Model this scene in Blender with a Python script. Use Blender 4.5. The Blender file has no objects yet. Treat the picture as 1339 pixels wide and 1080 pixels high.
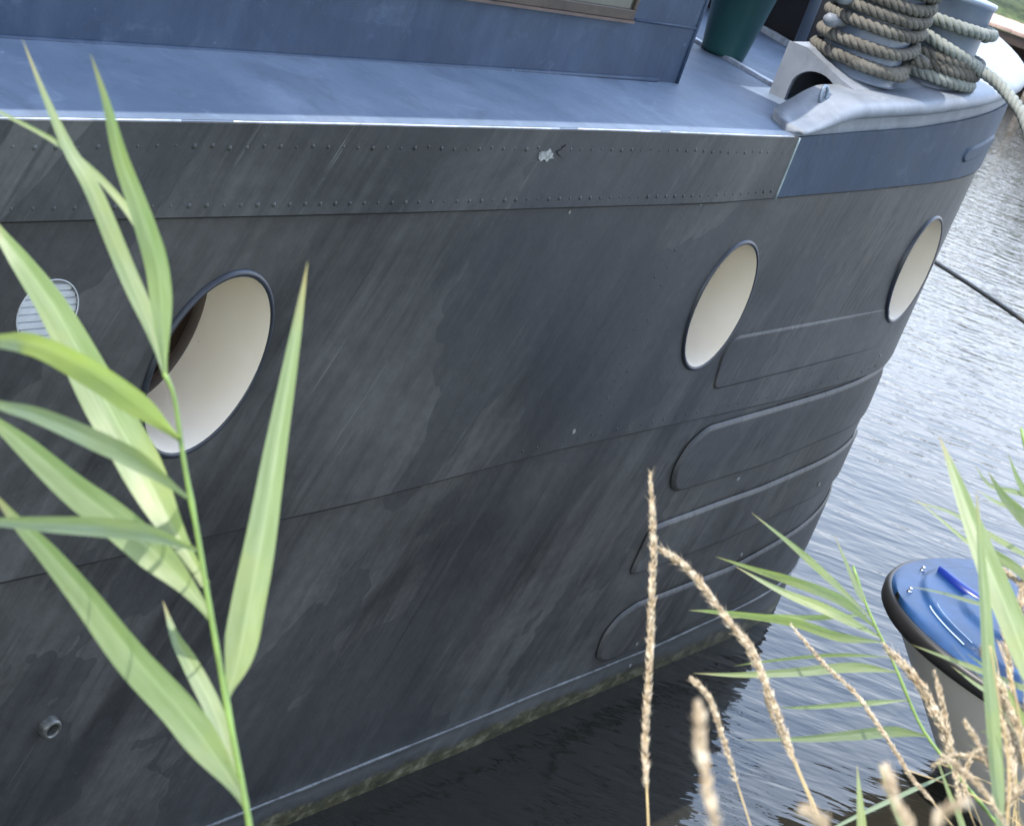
import bpy, bmesh, math, random, json
from math import sin, cos, pi, sqrt, radians
from mathutils import Vector, noise
from mathutils.geometry import delaunay_2d_cdt
V = Vector
sc = bpy.context.scene
# ------------------------------------------------------------------ camera
cd = bpy.data.cameras.new('camera'); cam = bpy.data.objects.new('camera', cd)
sc.collection.objects.link(cam); sc.camera = cam
cd.sensor_width = 36; cd.lens = 36 * 2200 / 1339; cd.clip_start = .05; cd.clip_end = 2000
TH = math.atan(850 / 2200); RO = radians(20)
cd_d = V((0, cos(TH), -sin(TH))); r0 = V((1, 0, 0)); u0 = V((0, sin(TH), cos(TH)))
cr = r0 * cos(RO) + u0 * sin(RO); cu = u0 * cos(RO) - r0 * sin(RO)
from mathutils import Matrix
cam.matrix_world = Matrix(((cr.x, cu.x, -cd_d.x, 0), (cr.y, cu.y, -cd_d.y, 0), (cr.z, cu.z, -cd_d.z, 2.2), (0, 0, 0, 1)))
cd.dof.use_dof = True; cd.dof.focus_distance = 2.9; cd.dof.aperture_fstop = 15
# ------------------------------------------------------------------ light
sc.view_settings.view_transform = 'Standard'; sc.view_settings.look = 'None'
sc.view_settings.exposure = 1.2; sc.view_settings.gamma = 1
SUN = V((-.866, -.500, 0)).normalized(); EL = radians(61.5)
sdir = V((SUN.x * cos(EL), SUN.y * cos(EL), sin(EL)))
W = bpy.data.worlds.new('World'); sc.world = W; W.use_nodes = True
nt = W.node_tree; nt.nodes.clear()
def nn(nt, typ, **kw):
    n = nt.nodes.new(typ)
    for k, v in kw.items():
        if k.startswith('i_'): n.inputs[k[2:].replace('_', ' ')].default_value = v
        else: setattr(n, k, v)
    return n
sky = nn(nt, 'ShaderNodeTexSky', sky_type='NISHITA', sun_disc=False, sun_elevation=EL,
         sun_rotation=math.atan2(SUN.x, SUN.y), dust_density=1.2, ozone_density=1.0)
tc = nn(nt, 'ShaderNodeTexCoord'); mp = nn(nt, 'ShaderNodeMapping'); mp.inputs['Scale'].default_value = (1, 1, 2.2)
cn = nn(nt, 'ShaderNodeTexNoise', i_Scale=2.6, i_Detail=7.0, i_Roughness=.58)
rp = nn(nt, 'ShaderNodeValToRGB'); rp.color_ramp.elements[0].position = .40; rp.color_ramp.elements[1].position = .66
rp.color_ramp.elements[0].color = (0, 0, 0, 1); rp.color_ramp.elements[1].color = (.8, .8, .8, 1)
mx = nn(nt, 'ShaderNodeMixRGB'); mx.inputs[2].default_value = (17, 17.4, 18.2, 1)
bg = nn(nt, 'ShaderNodeBackground', i_Strength=.15); wo = nn(nt, 'ShaderNodeOutputWorld')
nt.links.new(tc.outputs['Generated'], mp.inputs[0]); nt.links.new(mp.outputs[0], cn.inputs[0]); nt.links.new(cn.outputs[0], rp.inputs[0])
sz = nn(nt, 'ShaderNodeSeparateXYZ'); nt.links.new(tc.outputs['Generated'], sz.inputs[0])
er = nn(nt, 'ShaderNodeValToRGB'); er.color_ramp.elements[0].position = .12; er.color_ramp.elements[0].color = (1, 1, 1, 1); er.color_ramp.elements[1].position = .48; er.color_ramp.elements[1].color = (.22, .22, .22, 1)
nt.links.new(sz.outputs[2], er.inputs[0]); ml = nn(nt, 'ShaderNodeMath', operation='MULTIPLY'); nt.links.new(rp.outputs[0], ml.inputs[0]); nt.links.new(er.outputs[0], ml.inputs[1])
nt.links.new(ml.outputs[0], mx.inputs[0]); nt.links.new(sky.outputs[0], mx.inputs[1]); # haze added to the sky, ahead and right, to brighten the water's reflection
dv = nn(nt, 'ShaderNodeVectorMath', operation='DOT_PRODUCT'); dv.inputs[1].default_value = V((.42, .80, .43)).normalized()
nt.links.new(tc.outputs['Generated'], dv.inputs[0]); dr_ = nn(nt, 'ShaderNodeValToRGB'); dr_.color_ramp.elements[0].position = .45; dr_.color_ramp.elements[0].color = (0, 0, 0, 1)
dr_.color_ramp.elements[1].position = .92; dr_.color_ramp.elements[1].color = (1, 1, 1, 1); nt.links.new(dv.outputs['Value'], dr_.inputs[0])
hc = nn(nt, 'ShaderNodeValToRGB'); e_ = hc.color_ramp.elements; e_[0].position = .15; e_[0].color = (.60, .645, .72, 1); e_[1].position = .60; e_[1].color = (.50, .68, 1.0, 1); nt.links.new(sz.outputs[2], hc.inputs[0])
hs = nn(nt, 'ShaderNodeVectorMath', operation='SCALE'); hs.inputs['Scale'].default_value = 17; nt.links.new(hc.outputs[0], hs.inputs[0])
m2 = nn(nt, 'ShaderNodeMixRGB'); nt.links.new(dr_.outputs[0], m2.inputs[0]); nt.links.new(mx.outputs[0], m2.inputs[1]); nt.links.new(hs.outputs[0], m2.inputs[2])
nt.links.new(m2.outputs[0], bg.inputs[0])
nt.links.new(bg.outputs[0], wo.inputs[0])
sl = bpy.data.lights.new('sun', 'SUN'); sl.energy = 3.0; sl.angle = radians(.5); sl.color = (1, .95, .87)
so = bpy.data.objects.new('sun', sl); so.rotation_euler = sdir.to_track_quat('Z', 'Y').to_euler(); sc.collection.objects.link(so)
# ------------------------------------------------------------------ object helpers
C = sc.collection
def tag(o, label=None, cat=None, group=None, kind=None):
    for k, v in (('label', label), ('category', cat), ('group', group), ('kind', kind)):
        if v: o[k] = v
    return o
def empty(name, label, cat, loc=(0, 0, 0), group=None):
    o = bpy.data.objects.new(name, None); C.objects.link(o); o.location = loc; o.empty_display_size = .1
    return tag(o, label, cat, group)
class MB:
    "collects geometry in world coordinates, built relative to the parent's location"
    def __init__(s): s.v = []; s.f = []; s.uv = []; s.sm = []; s.mi = []
    def add(s, vs, fs, uvs=None, smooth=True, mi=0):
        b = len(s.v); s.v += [tuple(p) for p in vs]
        s.uv += (uvs if uvs else [(0, 0)] * len(vs))
        for f in fs: s.f.append(tuple(b + i for i in f)); s.sm.append(smooth); s.mi.append(mi)
    def build(s, name, mat, parent=None, origin=None):
        me = bpy.data.meshes.new(name); o = bpy.data.objects.new(name, me); C.objects.link(o)
        off = V((0, 0, 0))
        if parent is not None:
            o.parent = parent; p = parent
            while p is not None: off += p.location; p = p.parent
        loc = V(origin) if origin is not None else off
        o.location = loc - off
        me.from_pydata([tuple(V(p) - loc) for p in s.v], [], s.f)
        ul = me.uv_layers.new(name='UVMap')
        for l in me.loops: ul.data[l.index].uv = s.uv[l.vertex_index]
        for i, p in enumerate(me.polygons): p.use_smooth = s.sm[i]; p.material_index = s.mi[i]
        for m in (mat if isinstance(mat, (list, tuple)) else [mat]): me.materials.append(m)
        bm = bmesh.new(); bm.from_mesh(me); bmesh.ops.recalc_face_normals(bm, faces=bm.faces); bm.to_mesh(me); bm.free()
        return o
def frames(pts):
    "parallel transport frames"
    T = []
    for i in range(len(pts)):
        a = pts[max(0, i - 1)]; b = pts[min(len(pts) - 1, i + 1)]; d = b - a
        T.append(d.normalized() if d.length > 1e-9 else V((0, 0, 1)))
    up = V((0, 0, 1)) if abs(T[0].z) < .9 else V((1, 0, 0))
    N = (up - T[0] * up.dot(T[0])).normalized(); out = []
    for t_ in T:
        N = (N - t_ * N.dot(t_)).normalized(); out.append((t_, N, t_.cross(N)))
    return out
def tube(mb, pts, rad, sides=8, cap=True, mi=0):
    pts = [V(p) for p in pts]; F = frames(pts); vs = []; fs = []; uv = []; L = 0
    for i, p in enumerate(pts):
        if i: L += (pts[i] - pts[i - 1]).length
        r = rad[i] if isinstance(rad, (list, tuple)) else rad
        for k in range(sides):
            a = 2 * pi * k / sides; vs.append(p + (F[i][1] * cos(a) + F[i][2] * sin(a)) * r); uv.append((k / sides, L))
    for i in range(len(pts) - 1):
        for k in range(sides):
            a = i * sides + k; b = i * sides + (k + 1) % sides; fs.append((a, b, b + sides, a + sides))
    if cap: fs.append(tuple(range(sides))[::-1]); fs.append(tuple((len(pts) - 1) * sides + k for k in range(sides)))
    mb.add(vs, fs, uv, mi=mi)
def crom(P, n):
    "Catmull-Rom resample of a list of points to n points"
    P = [V(p) for p in P]; Q = [P[0] * 2 - P[1]] + P + [P[-1] * 2 - P[-2]]; out = []; m = len(P) - 1
    for i in range(n):
        x = i / (n - 1) * m; k = min(int(x), m - 1); t_ = x - k; a, b, c_, d = Q[k:k + 4]
        out.append(.5 * ((2 * b) + (c_ - a) * t_ + (2 * a - 5 * b + 4 * c_ - d) * t_ * t_ + (3 * b - a - 3 * c_ + d) * t_ ** 3))
    return out
def lathe(mb, c, prof, seg=32, ax=V((0, 0, 1)), close=False, mi=0, smooth=True):
    ax = V(ax).normalized(); x = ax.orthogonal().normalized(); y = ax.cross(x); vs = []; fs = []; uv = []
    for r, h in prof:
        for k in range(seg):
            a = 2 * pi * k / seg; vs.append(V(c) + ax * h + (x * cos(a) + y * sin(a)) * r); uv.append((a * max(r, .01), h))
    m = len(prof)
    for i in range(m - 1 + (1 if close else 0)):
        for k in range(seg):
            k2 = (k + 1) % seg; i2 = (i + 1) % m; fs.append((i * seg + k, i * seg + k2, i2 * seg + k2, i2 * seg + k))
    if not close:
        if prof[0][0] > 1e-5: fs.append(tuple(range(seg))[::-1])
        if prof[-1][0] > 1e-5: fs.append(tuple((m - 1) * seg + k for k in range(seg)))
    mb.add(vs, fs, uv, smooth=smooth, mi=mi)
def box(mb, o, ex, ey, ez, mi=0, bev=0):
    "box from corner o along vectors ex ey ez, optional chamfer"
    o = V(o); ex = V(ex); ey = V(ey); ez = V(ez); bm = bmesh.new()
    vs = [bm.verts.new(o + ex * a + ey * b + ez * c_) for c_ in (0, 1) for b in (0, 1) for a in (0, 1)]
    for f in ((0, 2, 3, 1), (4, 5, 7, 6), (0, 1, 5, 4), (2, 6, 7, 3), (0, 4, 6, 2), (1, 3, 7, 5)): bm.faces.new([vs[i] for i in f])
    if bev: bmesh.ops.bevel(bm, geom=bm.edges[:], offset=bev, segments=2, affect='EDGES', profile=.5)
    bm.verts.index_update()
    mb.add([v.co.copy() for v in bm.verts], [[v.index for v in f.verts] for f in bm.faces],
           [((v.co - o).dot(ex.normalized()), (v.co - o).dot(ez.normalized())) for v in bm.verts], smooth=False, mi=mi); bm.free()
# ------------------------------------------------------------------ materials
def mat(name):
    m = bpy.data.materials.new(name); m.use_nodes = True; nt = m.node_tree
    return m, nt, nt.nodes['Principled BSDF']
def setp(b, **kw):
    for k, v in kw.items(): b.inputs[k.replace('_', ' ')].default_value = v
def ramp(nt, src, stops):
    r = nt.nodes.new('ShaderNodeValToRGB'); e = r.color_ramp.elements
    while len(e) < len(stops): e.new(.5)
    for i, (p, c_) in enumerate(stops):
        e[i].position = p; e[i].color = (c_ if len(c_) == 4 else (*c_, 1)) if isinstance(c_, (tuple, list)) else (c_, c_, c_, 1)
    nt.links.new(src, r.inputs[0]); return r.outputs[0]
def mixc(nt, f, a, b, mode='MIX'):
    m = nt.nodes.new('ShaderNodeMixRGB'); m.blend_type = mode
    for i, x in ((0, f), (1, a), (2, b)):
        if isinstance(x, (int, float)): m.inputs[i].default_value = x if i == 0 else (x, x, x, 1)
        elif isinstance(x, (tuple, list)): m.inputs[i].default_value = (*x, 1) if len(x) == 3 else x
        else: nt.links.new(x, m.inputs[i])
    return m.outputs[0]
def math_(nt, op, a, b=0.0, cl=False):
    m = nt.nodes.new('ShaderNodeMath'); m.operation = op; m.use_clamp = cl
    for i, x in ((0, a), (1, b)):
        if isinstance(x, (int, float)): m.inputs[i].default_value = x
        else: nt.links.new(x, m.inputs[i])
    return m.outputs[0]
def coords(nt, kind='UV', scale=(1, 1, 1), skew=0.0, rot=(0, 0, 0), loc=(0, 0, 0)):
    t_ = nt.nodes.new('ShaderNodeTexCoord'); out = t_.outputs[kind]
    if skew:
        sx = nt.nodes.new('ShaderNodeSeparateXYZ'); cx = nt.nodes.new('ShaderNodeCombineXYZ'); nt.links.new(out, sx.inputs[0])
        nt.links.new(math_(nt, 'ADD', sx.outputs[0], math_(nt, 'MULTIPLY', sx.outputs[1], skew)), cx.inputs[0])
        nt.links.new(sx.outputs[1], cx.inputs[1]); nt.links.new(sx.outputs[2], cx.inputs[2]); out = cx.outputs[0]
    m = nt.nodes.new('ShaderNodeMapping'); nt.links.new(out, m.inputs[0])
    m.inputs['Scale'].default_value = scale; m.inputs['Rotation'].default_value = rot; m.inputs['Location'].default_value = loc
    return m.outputs[0]
def noisef(nt, vec, scale, detail=4, rough=.55, dist=0.0):
    n = nt.nodes.new('ShaderNodeTexNoise'); nt.links.new(vec, n.inputs[0])
    n.inputs['Scale'].default_value = scale; n.inputs['Detail'].default_value = detail
    n.inputs['Roughness'].default_value = rough; n.inputs['Distortion'].default_value = dist
    return n.outputs[0]
def bump(nt, b, h, strength, dist):
    n = nt.nodes.new('ShaderNodeBump'); n.inputs['Strength'].default_value = strength; n.inputs['Distance'].default_value = dist
    nt.links.new(h, n.inputs['Height']); nt.links.new(n.outputs[0], b.inputs['Normal'])
def simple(name, col, rough=.5, metal=0.0, var=.25, scale=6.0, kind='Object', bmp=0.0, spec=.5, bscale=None):
    m, nt, b = mat(name); c = coords(nt, kind)
    n = noisef(nt, c, scale, 6, .6)
    lo = tuple(x * (1 - var) for x in col); hi = tuple(min(1, x * (1 + var)) for x in col)
    nt.links.new(ramp(nt, n, [(.3, lo), (.7, hi)]), b.inputs['Base Color'])
    setp(b, Roughness=rough, Metallic=metal, Specular_IOR_Level=spec)
    if bmp: bump(nt, b, noisef(nt, c, bscale or scale * 4, 5, .6), .6, bmp)
    return m
def hull_paint(name, dark, light, scratch=.5, blue=False):
    m, nt, b = mat(name); U = 'UV'; SK = -.39
    blotch = noisef(nt, coords(nt, U, (1.0, 1.3, 1), SK), 1.7, 5, .6, .6)
    wide = noisef(nt, coords(nt, U, (5.5, .7, 1), SK, loc=(3, 7, 0)), 1.0, 5, .62, .25)
    streak = noisef(nt, coords(nt, U, (30, 1.8, 1), SK), 1.0, 6, .7, .15)
    fine = noisef(nt, coords(nt, U, (110, 5, 1), SK), 1.0, 5, .75)
    k = math_(nt, 'ADD', math_(nt, 'MULTIPLY', blotch, .42), math_(nt, 'ADD', math_(nt, 'MULTIPLY', wide, .36), math_(nt, 'ADD', math_(nt, 'MULTIPLY', streak, .16), math_(nt, 'MULTIPLY', fine, .07))))
    col = ramp(nt, k, [(.43, dark), (.51, tuple((a + c_) / 2 for a, c_ in zip(dark, light))), (.59, light)])
    # fresh repaint patches, each a little darker or bluer
    pv = nt.nodes.new('ShaderNodeTexVoronoi'); pv.inputs['Scale'].default_value = 2.1
    pn = noisef(nt, coords(nt, U, (3, 3, 1), SK), 1.5, 3, .5)
    pc = nt.nodes.new('ShaderNodeVectorMath'); pc.operation = 'ADD'
    nt.links.new(coords(nt, U, (1.6, .7, 1), SK), pc.inputs[0])
    sc_ = nt.nodes.new('ShaderNodeVectorMath'); sc_.operation = 'SCALE'; sc_.inputs['Scale'].default_value = .55
    nt.links.new(pn, sc_.inputs[0]); nt.links.new(sc_.outputs[0], pc.inputs[1]); nt.links.new(pc.outputs[0], pv.inputs['Vector'])
    sepc = nt.nodes.new('ShaderNodeSeparateColor'); nt.links.new(pv.outputs['Color'], sepc.inputs[0])
    patch = ramp(nt, sepc.outputs[0], [(.56, 0.0), (.60, 1.0)])
    col = mixc(nt, math_(nt, 'MULTIPLY', patch, .55), col, tuple(x * y for x, y in zip(dark, (1.15, 1.2, 1.35))))
    # long pale scrapes
    s1 = noisef(nt, coords(nt, U, (75, 1.5, 1), SK - .08, loc=(5, 2, 0)), 1.0, 3, .5)
    s2 = noisef(nt, coords(nt, U, (2.6, 1.2, 1), SK, loc=(11, 3, 0)), 1.0, 2, .5)
    s3 = noisef(nt, coords(nt, U, (8, 8, 1)), 1.0, 4, .6)
    scr = math_(nt, 'MULTIPLY', ramp(nt, s1, [(.63, 0.0), (.72, 1.0)]), ramp(nt, s2, [(.52, 0.0), (.64, 1.0)]))
    scr = math_(nt, 'MULTIPLY', scr, ramp(nt, s3, [(.42, 0.0), (.6, 1.0)]))
    col = mixc(nt, math_(nt, 'MULTIPLY', scr, scratch), col, (.2, .2, .19))
    # dark drips
    d1 = noisef(nt, coords(nt, U, (42, 2.4, 1), SK, loc=(1, 9, 0)), 1.0, 4, .6)
    d2 = noisef(nt, coords(nt, U, (2.2, 2.0, 1), SK, loc=(4, 4, 0)), 1.0, 2, .5)
    drp = math_(nt, 'MULTIPLY', ramp(nt, d1, [(.57, 0.0), (.66, 1.0)]), ramp(nt, d2, [(.48, 0.0), (.62, 1.0)]))
    col = mixc(nt, math_(nt, 'MULTIPLY', drp, .42), col, tuple(x * .45 for x in dark))
    t1 = noisef(nt, coords(nt, U, (62, 3.4, 1), SK, loc=(2, 5, 0)), 1.0, 5, .7)
    t2 = noisef(nt, coords(nt, U, (2.1, 4.6, 1), SK, loc=(7, 8, 0)), 1.0, 3, .6)
    t3 = nt.nodes.new('ShaderNodeSeparateXYZ'); nt.links.new(coords(nt, U), t3.inputs[0])
    near = ramp(nt, math_(nt, 'MULTIPLY', t3.outputs[0], .2), [(.66, .25), (.73, 1.0)])
    tan_ = math_(nt, 'MULTIPLY', math_(nt, 'MULTIPLY', ramp(nt, t1, [(.49, 0.0), (.62, 1.0)]), ramp(nt, t2, [(.46, 0.0), (.60, 1.0)])), near)
    col = mixc(nt, math_(nt, 'MULTIPLY', tan_, .4), col, (.105, .092, .070))
    b1 = noisef(nt, coords(nt, U, (90, 6, 1), SK, loc=(8, 1, 0)), 1.0, 4, .7)
    b2 = noisef(nt, coords(nt, U, (2.7, 5.5, 1), SK, loc=(3, 3, 0)), 1.0, 3, .6)
    blk = math_(nt, 'MULTIPLY', math_(nt, 'MULTIPLY', ramp(nt, b1, [(.50, 0.0), (.60, 1.0)]), ramp(nt, b2, [(.47, 0.0), (.57, 1.0)])), near)
    col = mixc(nt, math_(nt, 'MULTIPLY', blk, .75), col, (.006, .006, .006))
    sp = noisef(nt, coords(nt, U, (1, 1, 1)), 150, 3, .7)
    col = mixc(nt, math_(nt, 'MULTIPLY', ramp(nt, sp, [(.64, 0.0), (.72, 1.0)]), .35), col, (.12, .12, .115))
    mot = noisef(nt, coords(nt, U, (1, 1, 1)), 34, 6, .75)
    col = mixc(nt, .45, col, ramp(nt, mot, [(.30, (.55, .55, .55)), (.70, (1.45, 1.45, 1.45))]), 'MULTIPLY')
    if not blue:
        sep = nt.nodes.new('ShaderNodeSeparateXYZ'); nt.links.new(coords(nt, U), sep.inputs[0])
        hz = math_(nt, 'ADD', sep.outputs[1], math_(nt, 'MULTIPLY', math_(nt, 'SUBTRACT', noisef(nt, coords(nt, U, (9, 14, 1)), 1.0, 6, .7), .5), .09))
        alg = ramp(nt, math_(nt, 'MULTIPLY', hz, 5.0), [(0.0, 1.0), (.17, .85), (.24, .12), (.5, 0.0)])
        acol = ramp(nt, noisef(nt, coords(nt, U, (20, 30, 1)), 1.0, 5, .7), [(.32, (.016, .015, .008)), (.5, (.055, .05, .022)), (.66, (.16, .15, .10))])
        col = mixc(nt, alg, col, acol)
        # grazed strip above the water: paler grey where ice and ropes rub
        gz = ramp(nt, math_(nt, 'MULTIPLY', hz, 5.0), [(.2, 0.0), (.34, 1.0), (.62, 0.0)])
        col = mixc(nt, math_(nt, 'MULTIPLY', gz, .35), col, (.12, .125, .125))
    nt.links.new(col, b.inputs['Base Color'])
    rr = math_(nt, 'ADD', .33, math_(nt, 'MULTIPLY', k, .35)); nt.links.new(rr, b.inputs['Roughness'])
    setp(b, Specular_IOR_Level=.36)
    h = math_(nt, 'ADD', math_(nt, 'MULTIPLY', streak, .25), math_(nt, 'ADD', math_(nt, 'MULTIPLY', fine, .25), math_(nt, 'MULTIPLY', noisef(nt, coords(nt, U, (40, 40, 1)), 1.0, 5, .7), .6)))
    bump(nt, b, h, .5, .0016)
    return m
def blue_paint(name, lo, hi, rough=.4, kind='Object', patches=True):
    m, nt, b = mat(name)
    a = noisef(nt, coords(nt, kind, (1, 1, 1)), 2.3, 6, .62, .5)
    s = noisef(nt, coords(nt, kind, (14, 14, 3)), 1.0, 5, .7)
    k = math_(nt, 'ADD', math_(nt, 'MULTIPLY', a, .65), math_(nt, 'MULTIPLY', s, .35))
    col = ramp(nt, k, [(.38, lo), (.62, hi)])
    if patches:
        pv = nt.nodes.new('ShaderNodeTexVoronoi'); pv.distance = 'CHEBYCHEV'; pv.inputs['Scale'].default_value = 3.2
        nt.links.new(coords(nt, kind, (1, 1, 1.3), rot=(0, 0, radians(-32))), pv.inputs['Vector'])
        sp = nt.nodes.new('ShaderNodeSeparateColor'); nt.links.new(pv.outputs['Color'], sp.inputs[0])
        col = mixc(nt, math_(nt, 'MULTIPLY', ramp(nt, sp.outputs[1], [(.5, 0.0), (.6, 1.0)]), .35), col, lo)
    sp2 = noisef(nt, coords(nt, kind, (1, 1, 1)), 38, 3, .6)
    col = mixc(nt, math_(nt, 'MULTIPLY', ramp(nt, sp2, [(.70, 0.0), (.76, 1.0)]), .55), col, tuple(min(1, x * 1.6) for x in hi))
    sp3 = noisef(nt, coords(nt, kind, (1, 1, 1), loc=(9, 2, 4)), 21, 4, .65)
    col = mixc(nt, math_(nt, 'MULTIPLY', ramp(nt, sp3, [(.66, 0.0), (.74, 1.0)]), .35), col, (.07, .065, .055))
    dn = noisef(nt, coords(nt, kind, (1, 1, 1), loc=(2, 7, 1)), 5.5, 7, .72, 1.2)
    col = mixc(nt, math_(nt, 'MULTIPLY', ramp(nt, dn, [(.50, 0.0), (.66, 1.0)]), .38), col, tuple(x * .45 + .02 for x in lo))
    dl = noisef(nt, coords(nt, kind, (1, 1, 1), loc=(5, 3, 8)), 9, 7, .75, .8)
    col = mixc(nt, math_(nt, 'MULTIPLY', ramp(nt, dl, [(.56, 0.0), (.68, 1.0)]), .35), col, tuple(min(1, x * 1.3 + .03) for x in hi))
    nt.links.new(col, b.inputs['Base Color'])
    nt.links.new(math_(nt, 'ADD', rough, math_(nt, 'MULTIPLY', a, .2)), b.inputs['Roughness'])
    setp(b, Specular_IOR_Level=.28)
    bump(nt, b, noisef(nt, coords(nt, kind, (1, 1, 1)), 60, 5, .6), .4, .0012)
    return m
M_hull = hull_paint('hull paint dark', (.0180, .0178, .0175), (.070, .069, .066))
M_strake = hull_paint('strake paint dark', (.020, .021, .021), (.080, .080, .077), .8)
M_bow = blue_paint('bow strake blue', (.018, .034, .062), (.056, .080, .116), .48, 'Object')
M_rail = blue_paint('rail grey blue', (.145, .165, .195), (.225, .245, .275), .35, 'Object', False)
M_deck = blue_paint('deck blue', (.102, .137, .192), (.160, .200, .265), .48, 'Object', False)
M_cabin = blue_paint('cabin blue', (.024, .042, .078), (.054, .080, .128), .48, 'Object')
M_sun_edge = simple('bare sunlit edge', (.50, .53, .58), .35, .2, .4, 30)  # pale colour stands in for sun on worn edges and deck ribs
M_cream = None
M_black = simple('black rubber', (.012, .012, .013), .45, 0, .3, 12)
M_glass, nt_, b_ = mat('dark window glass'); setp(b_, Base_Color=(.02, .018, .014, 1), Roughness=.08)
M_wood = simple('weathered brown wood', (.05, .035, .025), .6, 0, .5, 9, bmp=.002)
M_darkbox = simple('dark brown locker', (.022, .017, .014), .5, 0, .4, 7)
M_bin = simple('green plastic', (.02, .075, .07), .35, 0, .25, 5)
M_steel = simple('galvanised steel', (.34, .37, .40), .38, .6, .3, 25)
M_orange = simple('orange plastic', (.55, .07, .03), .4, 0, .2, 10)

def cream_mat():
    m, nt, b = mat('cream enamel'); c = coords(nt, 'Object')
    a = noisef(nt, c, 6, 4, .5)
    col = ramp(nt, a, [(.3, (.80, .70, .55)), (.7, (.86, .78, .65))])
    sp = noisef(nt, c, 46, 3, .55)
    col = mixc(nt, math_(nt, 'MULTIPLY', ramp(nt, sp, [(.735, 0.0), (.76, 1.0)]), .7), col, (.12, .09, .07))
    nt.links.new(col, b.inputs['Base Color']); setp(b, Roughness=.45)
    return m
M_cream = cream_mat()
# ------------------------------------------------------------------ hull form
Tn = V((.53, .848, 0)).normalized(); Nn = V((.848, -.53, 0)).normalized(); OO = Nn * -1.70
CT = []
def mkcurve():
    q = s = 4.2; g = a = 0.0; CT.append((q, s, g, a))
    while a < pi / 2:
        kap = min(2.4 * (q - 4.2), 1.3) if a < 1.0 else .36
        a += kap * .01; s += cos(a) * .01; g += sin(a) * .01; q += .01; CT.append((q, s, g, a))
mkcurve(); QE = CT[-1][0]; GC = CT[-1][2]
def cur(q):
    if q <= 4.2: return q, 0.0, 0.0
    x = (q - 4.2) / .01; i = min(int(x), len(CT) - 2); f = min(x - i, 1.0); A = CT[i]; B = CT[i + 1]
    return tuple(A[j] + (B[j] - A[j]) * f for j in (1, 2, 3))
def at(s, g, z): return OO + Tn * s - Nn * g + V((0, 0, z))
def dent(q, z):
    return .0035 * noise.noise(V((q * 1.3, z * 1.7, 3.1))) + .0016 * noise.noise(V((q * 4.1, z * 3.7, 8.1)))
def M(q, z, off=0.0):
    s, g, a = cur(q); nr = Nn * cos(a) + Tn * sin(a)
    return at(s, g, z) + nr * (off + dent(q, z))
def Mf(q, z, off=0.0):
    s, g, a = cur(q); nr = Nn * -cos(a) + Tn * sin(a)
    return at(s, 2 * GC - g, z) + nr * off
def lin(tab):
    def f(x):
        if x <= tab[0][0]: return tab[0][1]
        for (a, b), (c_, d) in zip(tab, tab[1:]):
            if x <= c_:
                t_ = (x - a) / (c_ - a); return b + (d - b) * t_
        return tab[-1][1]
    return f
zSeam = lin([(-6, .84), (1.5, .821), (2.3, .825), (3, .85), (3.87, .856), (4.68, .885), (5.4, .96), (7, 1.1)])
zStr = lin([(-6, 1.36), (1.37, 1.418), (2.1, 1.422), (3.1, 1.430), (3.45, 1.441), (3.8, 1.455), (4.22, 1.476), (4.6, 1.50), (5.2, 1.56), (7, 1.75)])
zTop = lin([(-6, 1.47), (1.33, 1.558), (2.05, 1.572), (2.7, 1.581), (3.43, 1.586), (3.66, 1.602), (4.03, 1.626), (4.3, 1.655), (4.6, 1.695), (5.0, 1.735), (5.5, 1.79), (7, 1.92)])
zDk = lin([(-6, 1.47), (1.33, 1.558), (2.05, 1.572), (2.7, 1.581), (3.43, 1.586), (4.03, 1.604), (5.0, 1.66), (7, 1.80)])
def inpoly(p, P):
    c_ = False; j = len(P) - 1
    for i in range(len(P)):
        if (P[i][1] > p[1]) != (P[j][1] > p[1]) and p[0] < (P[j][0] - P[i][0]) * (p[1] - P[i][1]) / (P[j][1] - P[i][1]) + P[i][0]: c_ = not c_
        j = i
    return c_
def dens(P, st):
    out = []
    for i in range(len(P)):
        a = V(P[i]); b = V(P[(i + 1) % len(P)]); k = max(1, int((b - a).length / st))
        for j in range(k): out.append(tuple(a + (b - a) * j / k))
    return out
def circ(q, z, r, n=48, sq=1.0): return [(q + r * cos(2 * pi * k / n), z + r * sq * sin(2 * pi * k / n)) for k in range(n)]
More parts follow.
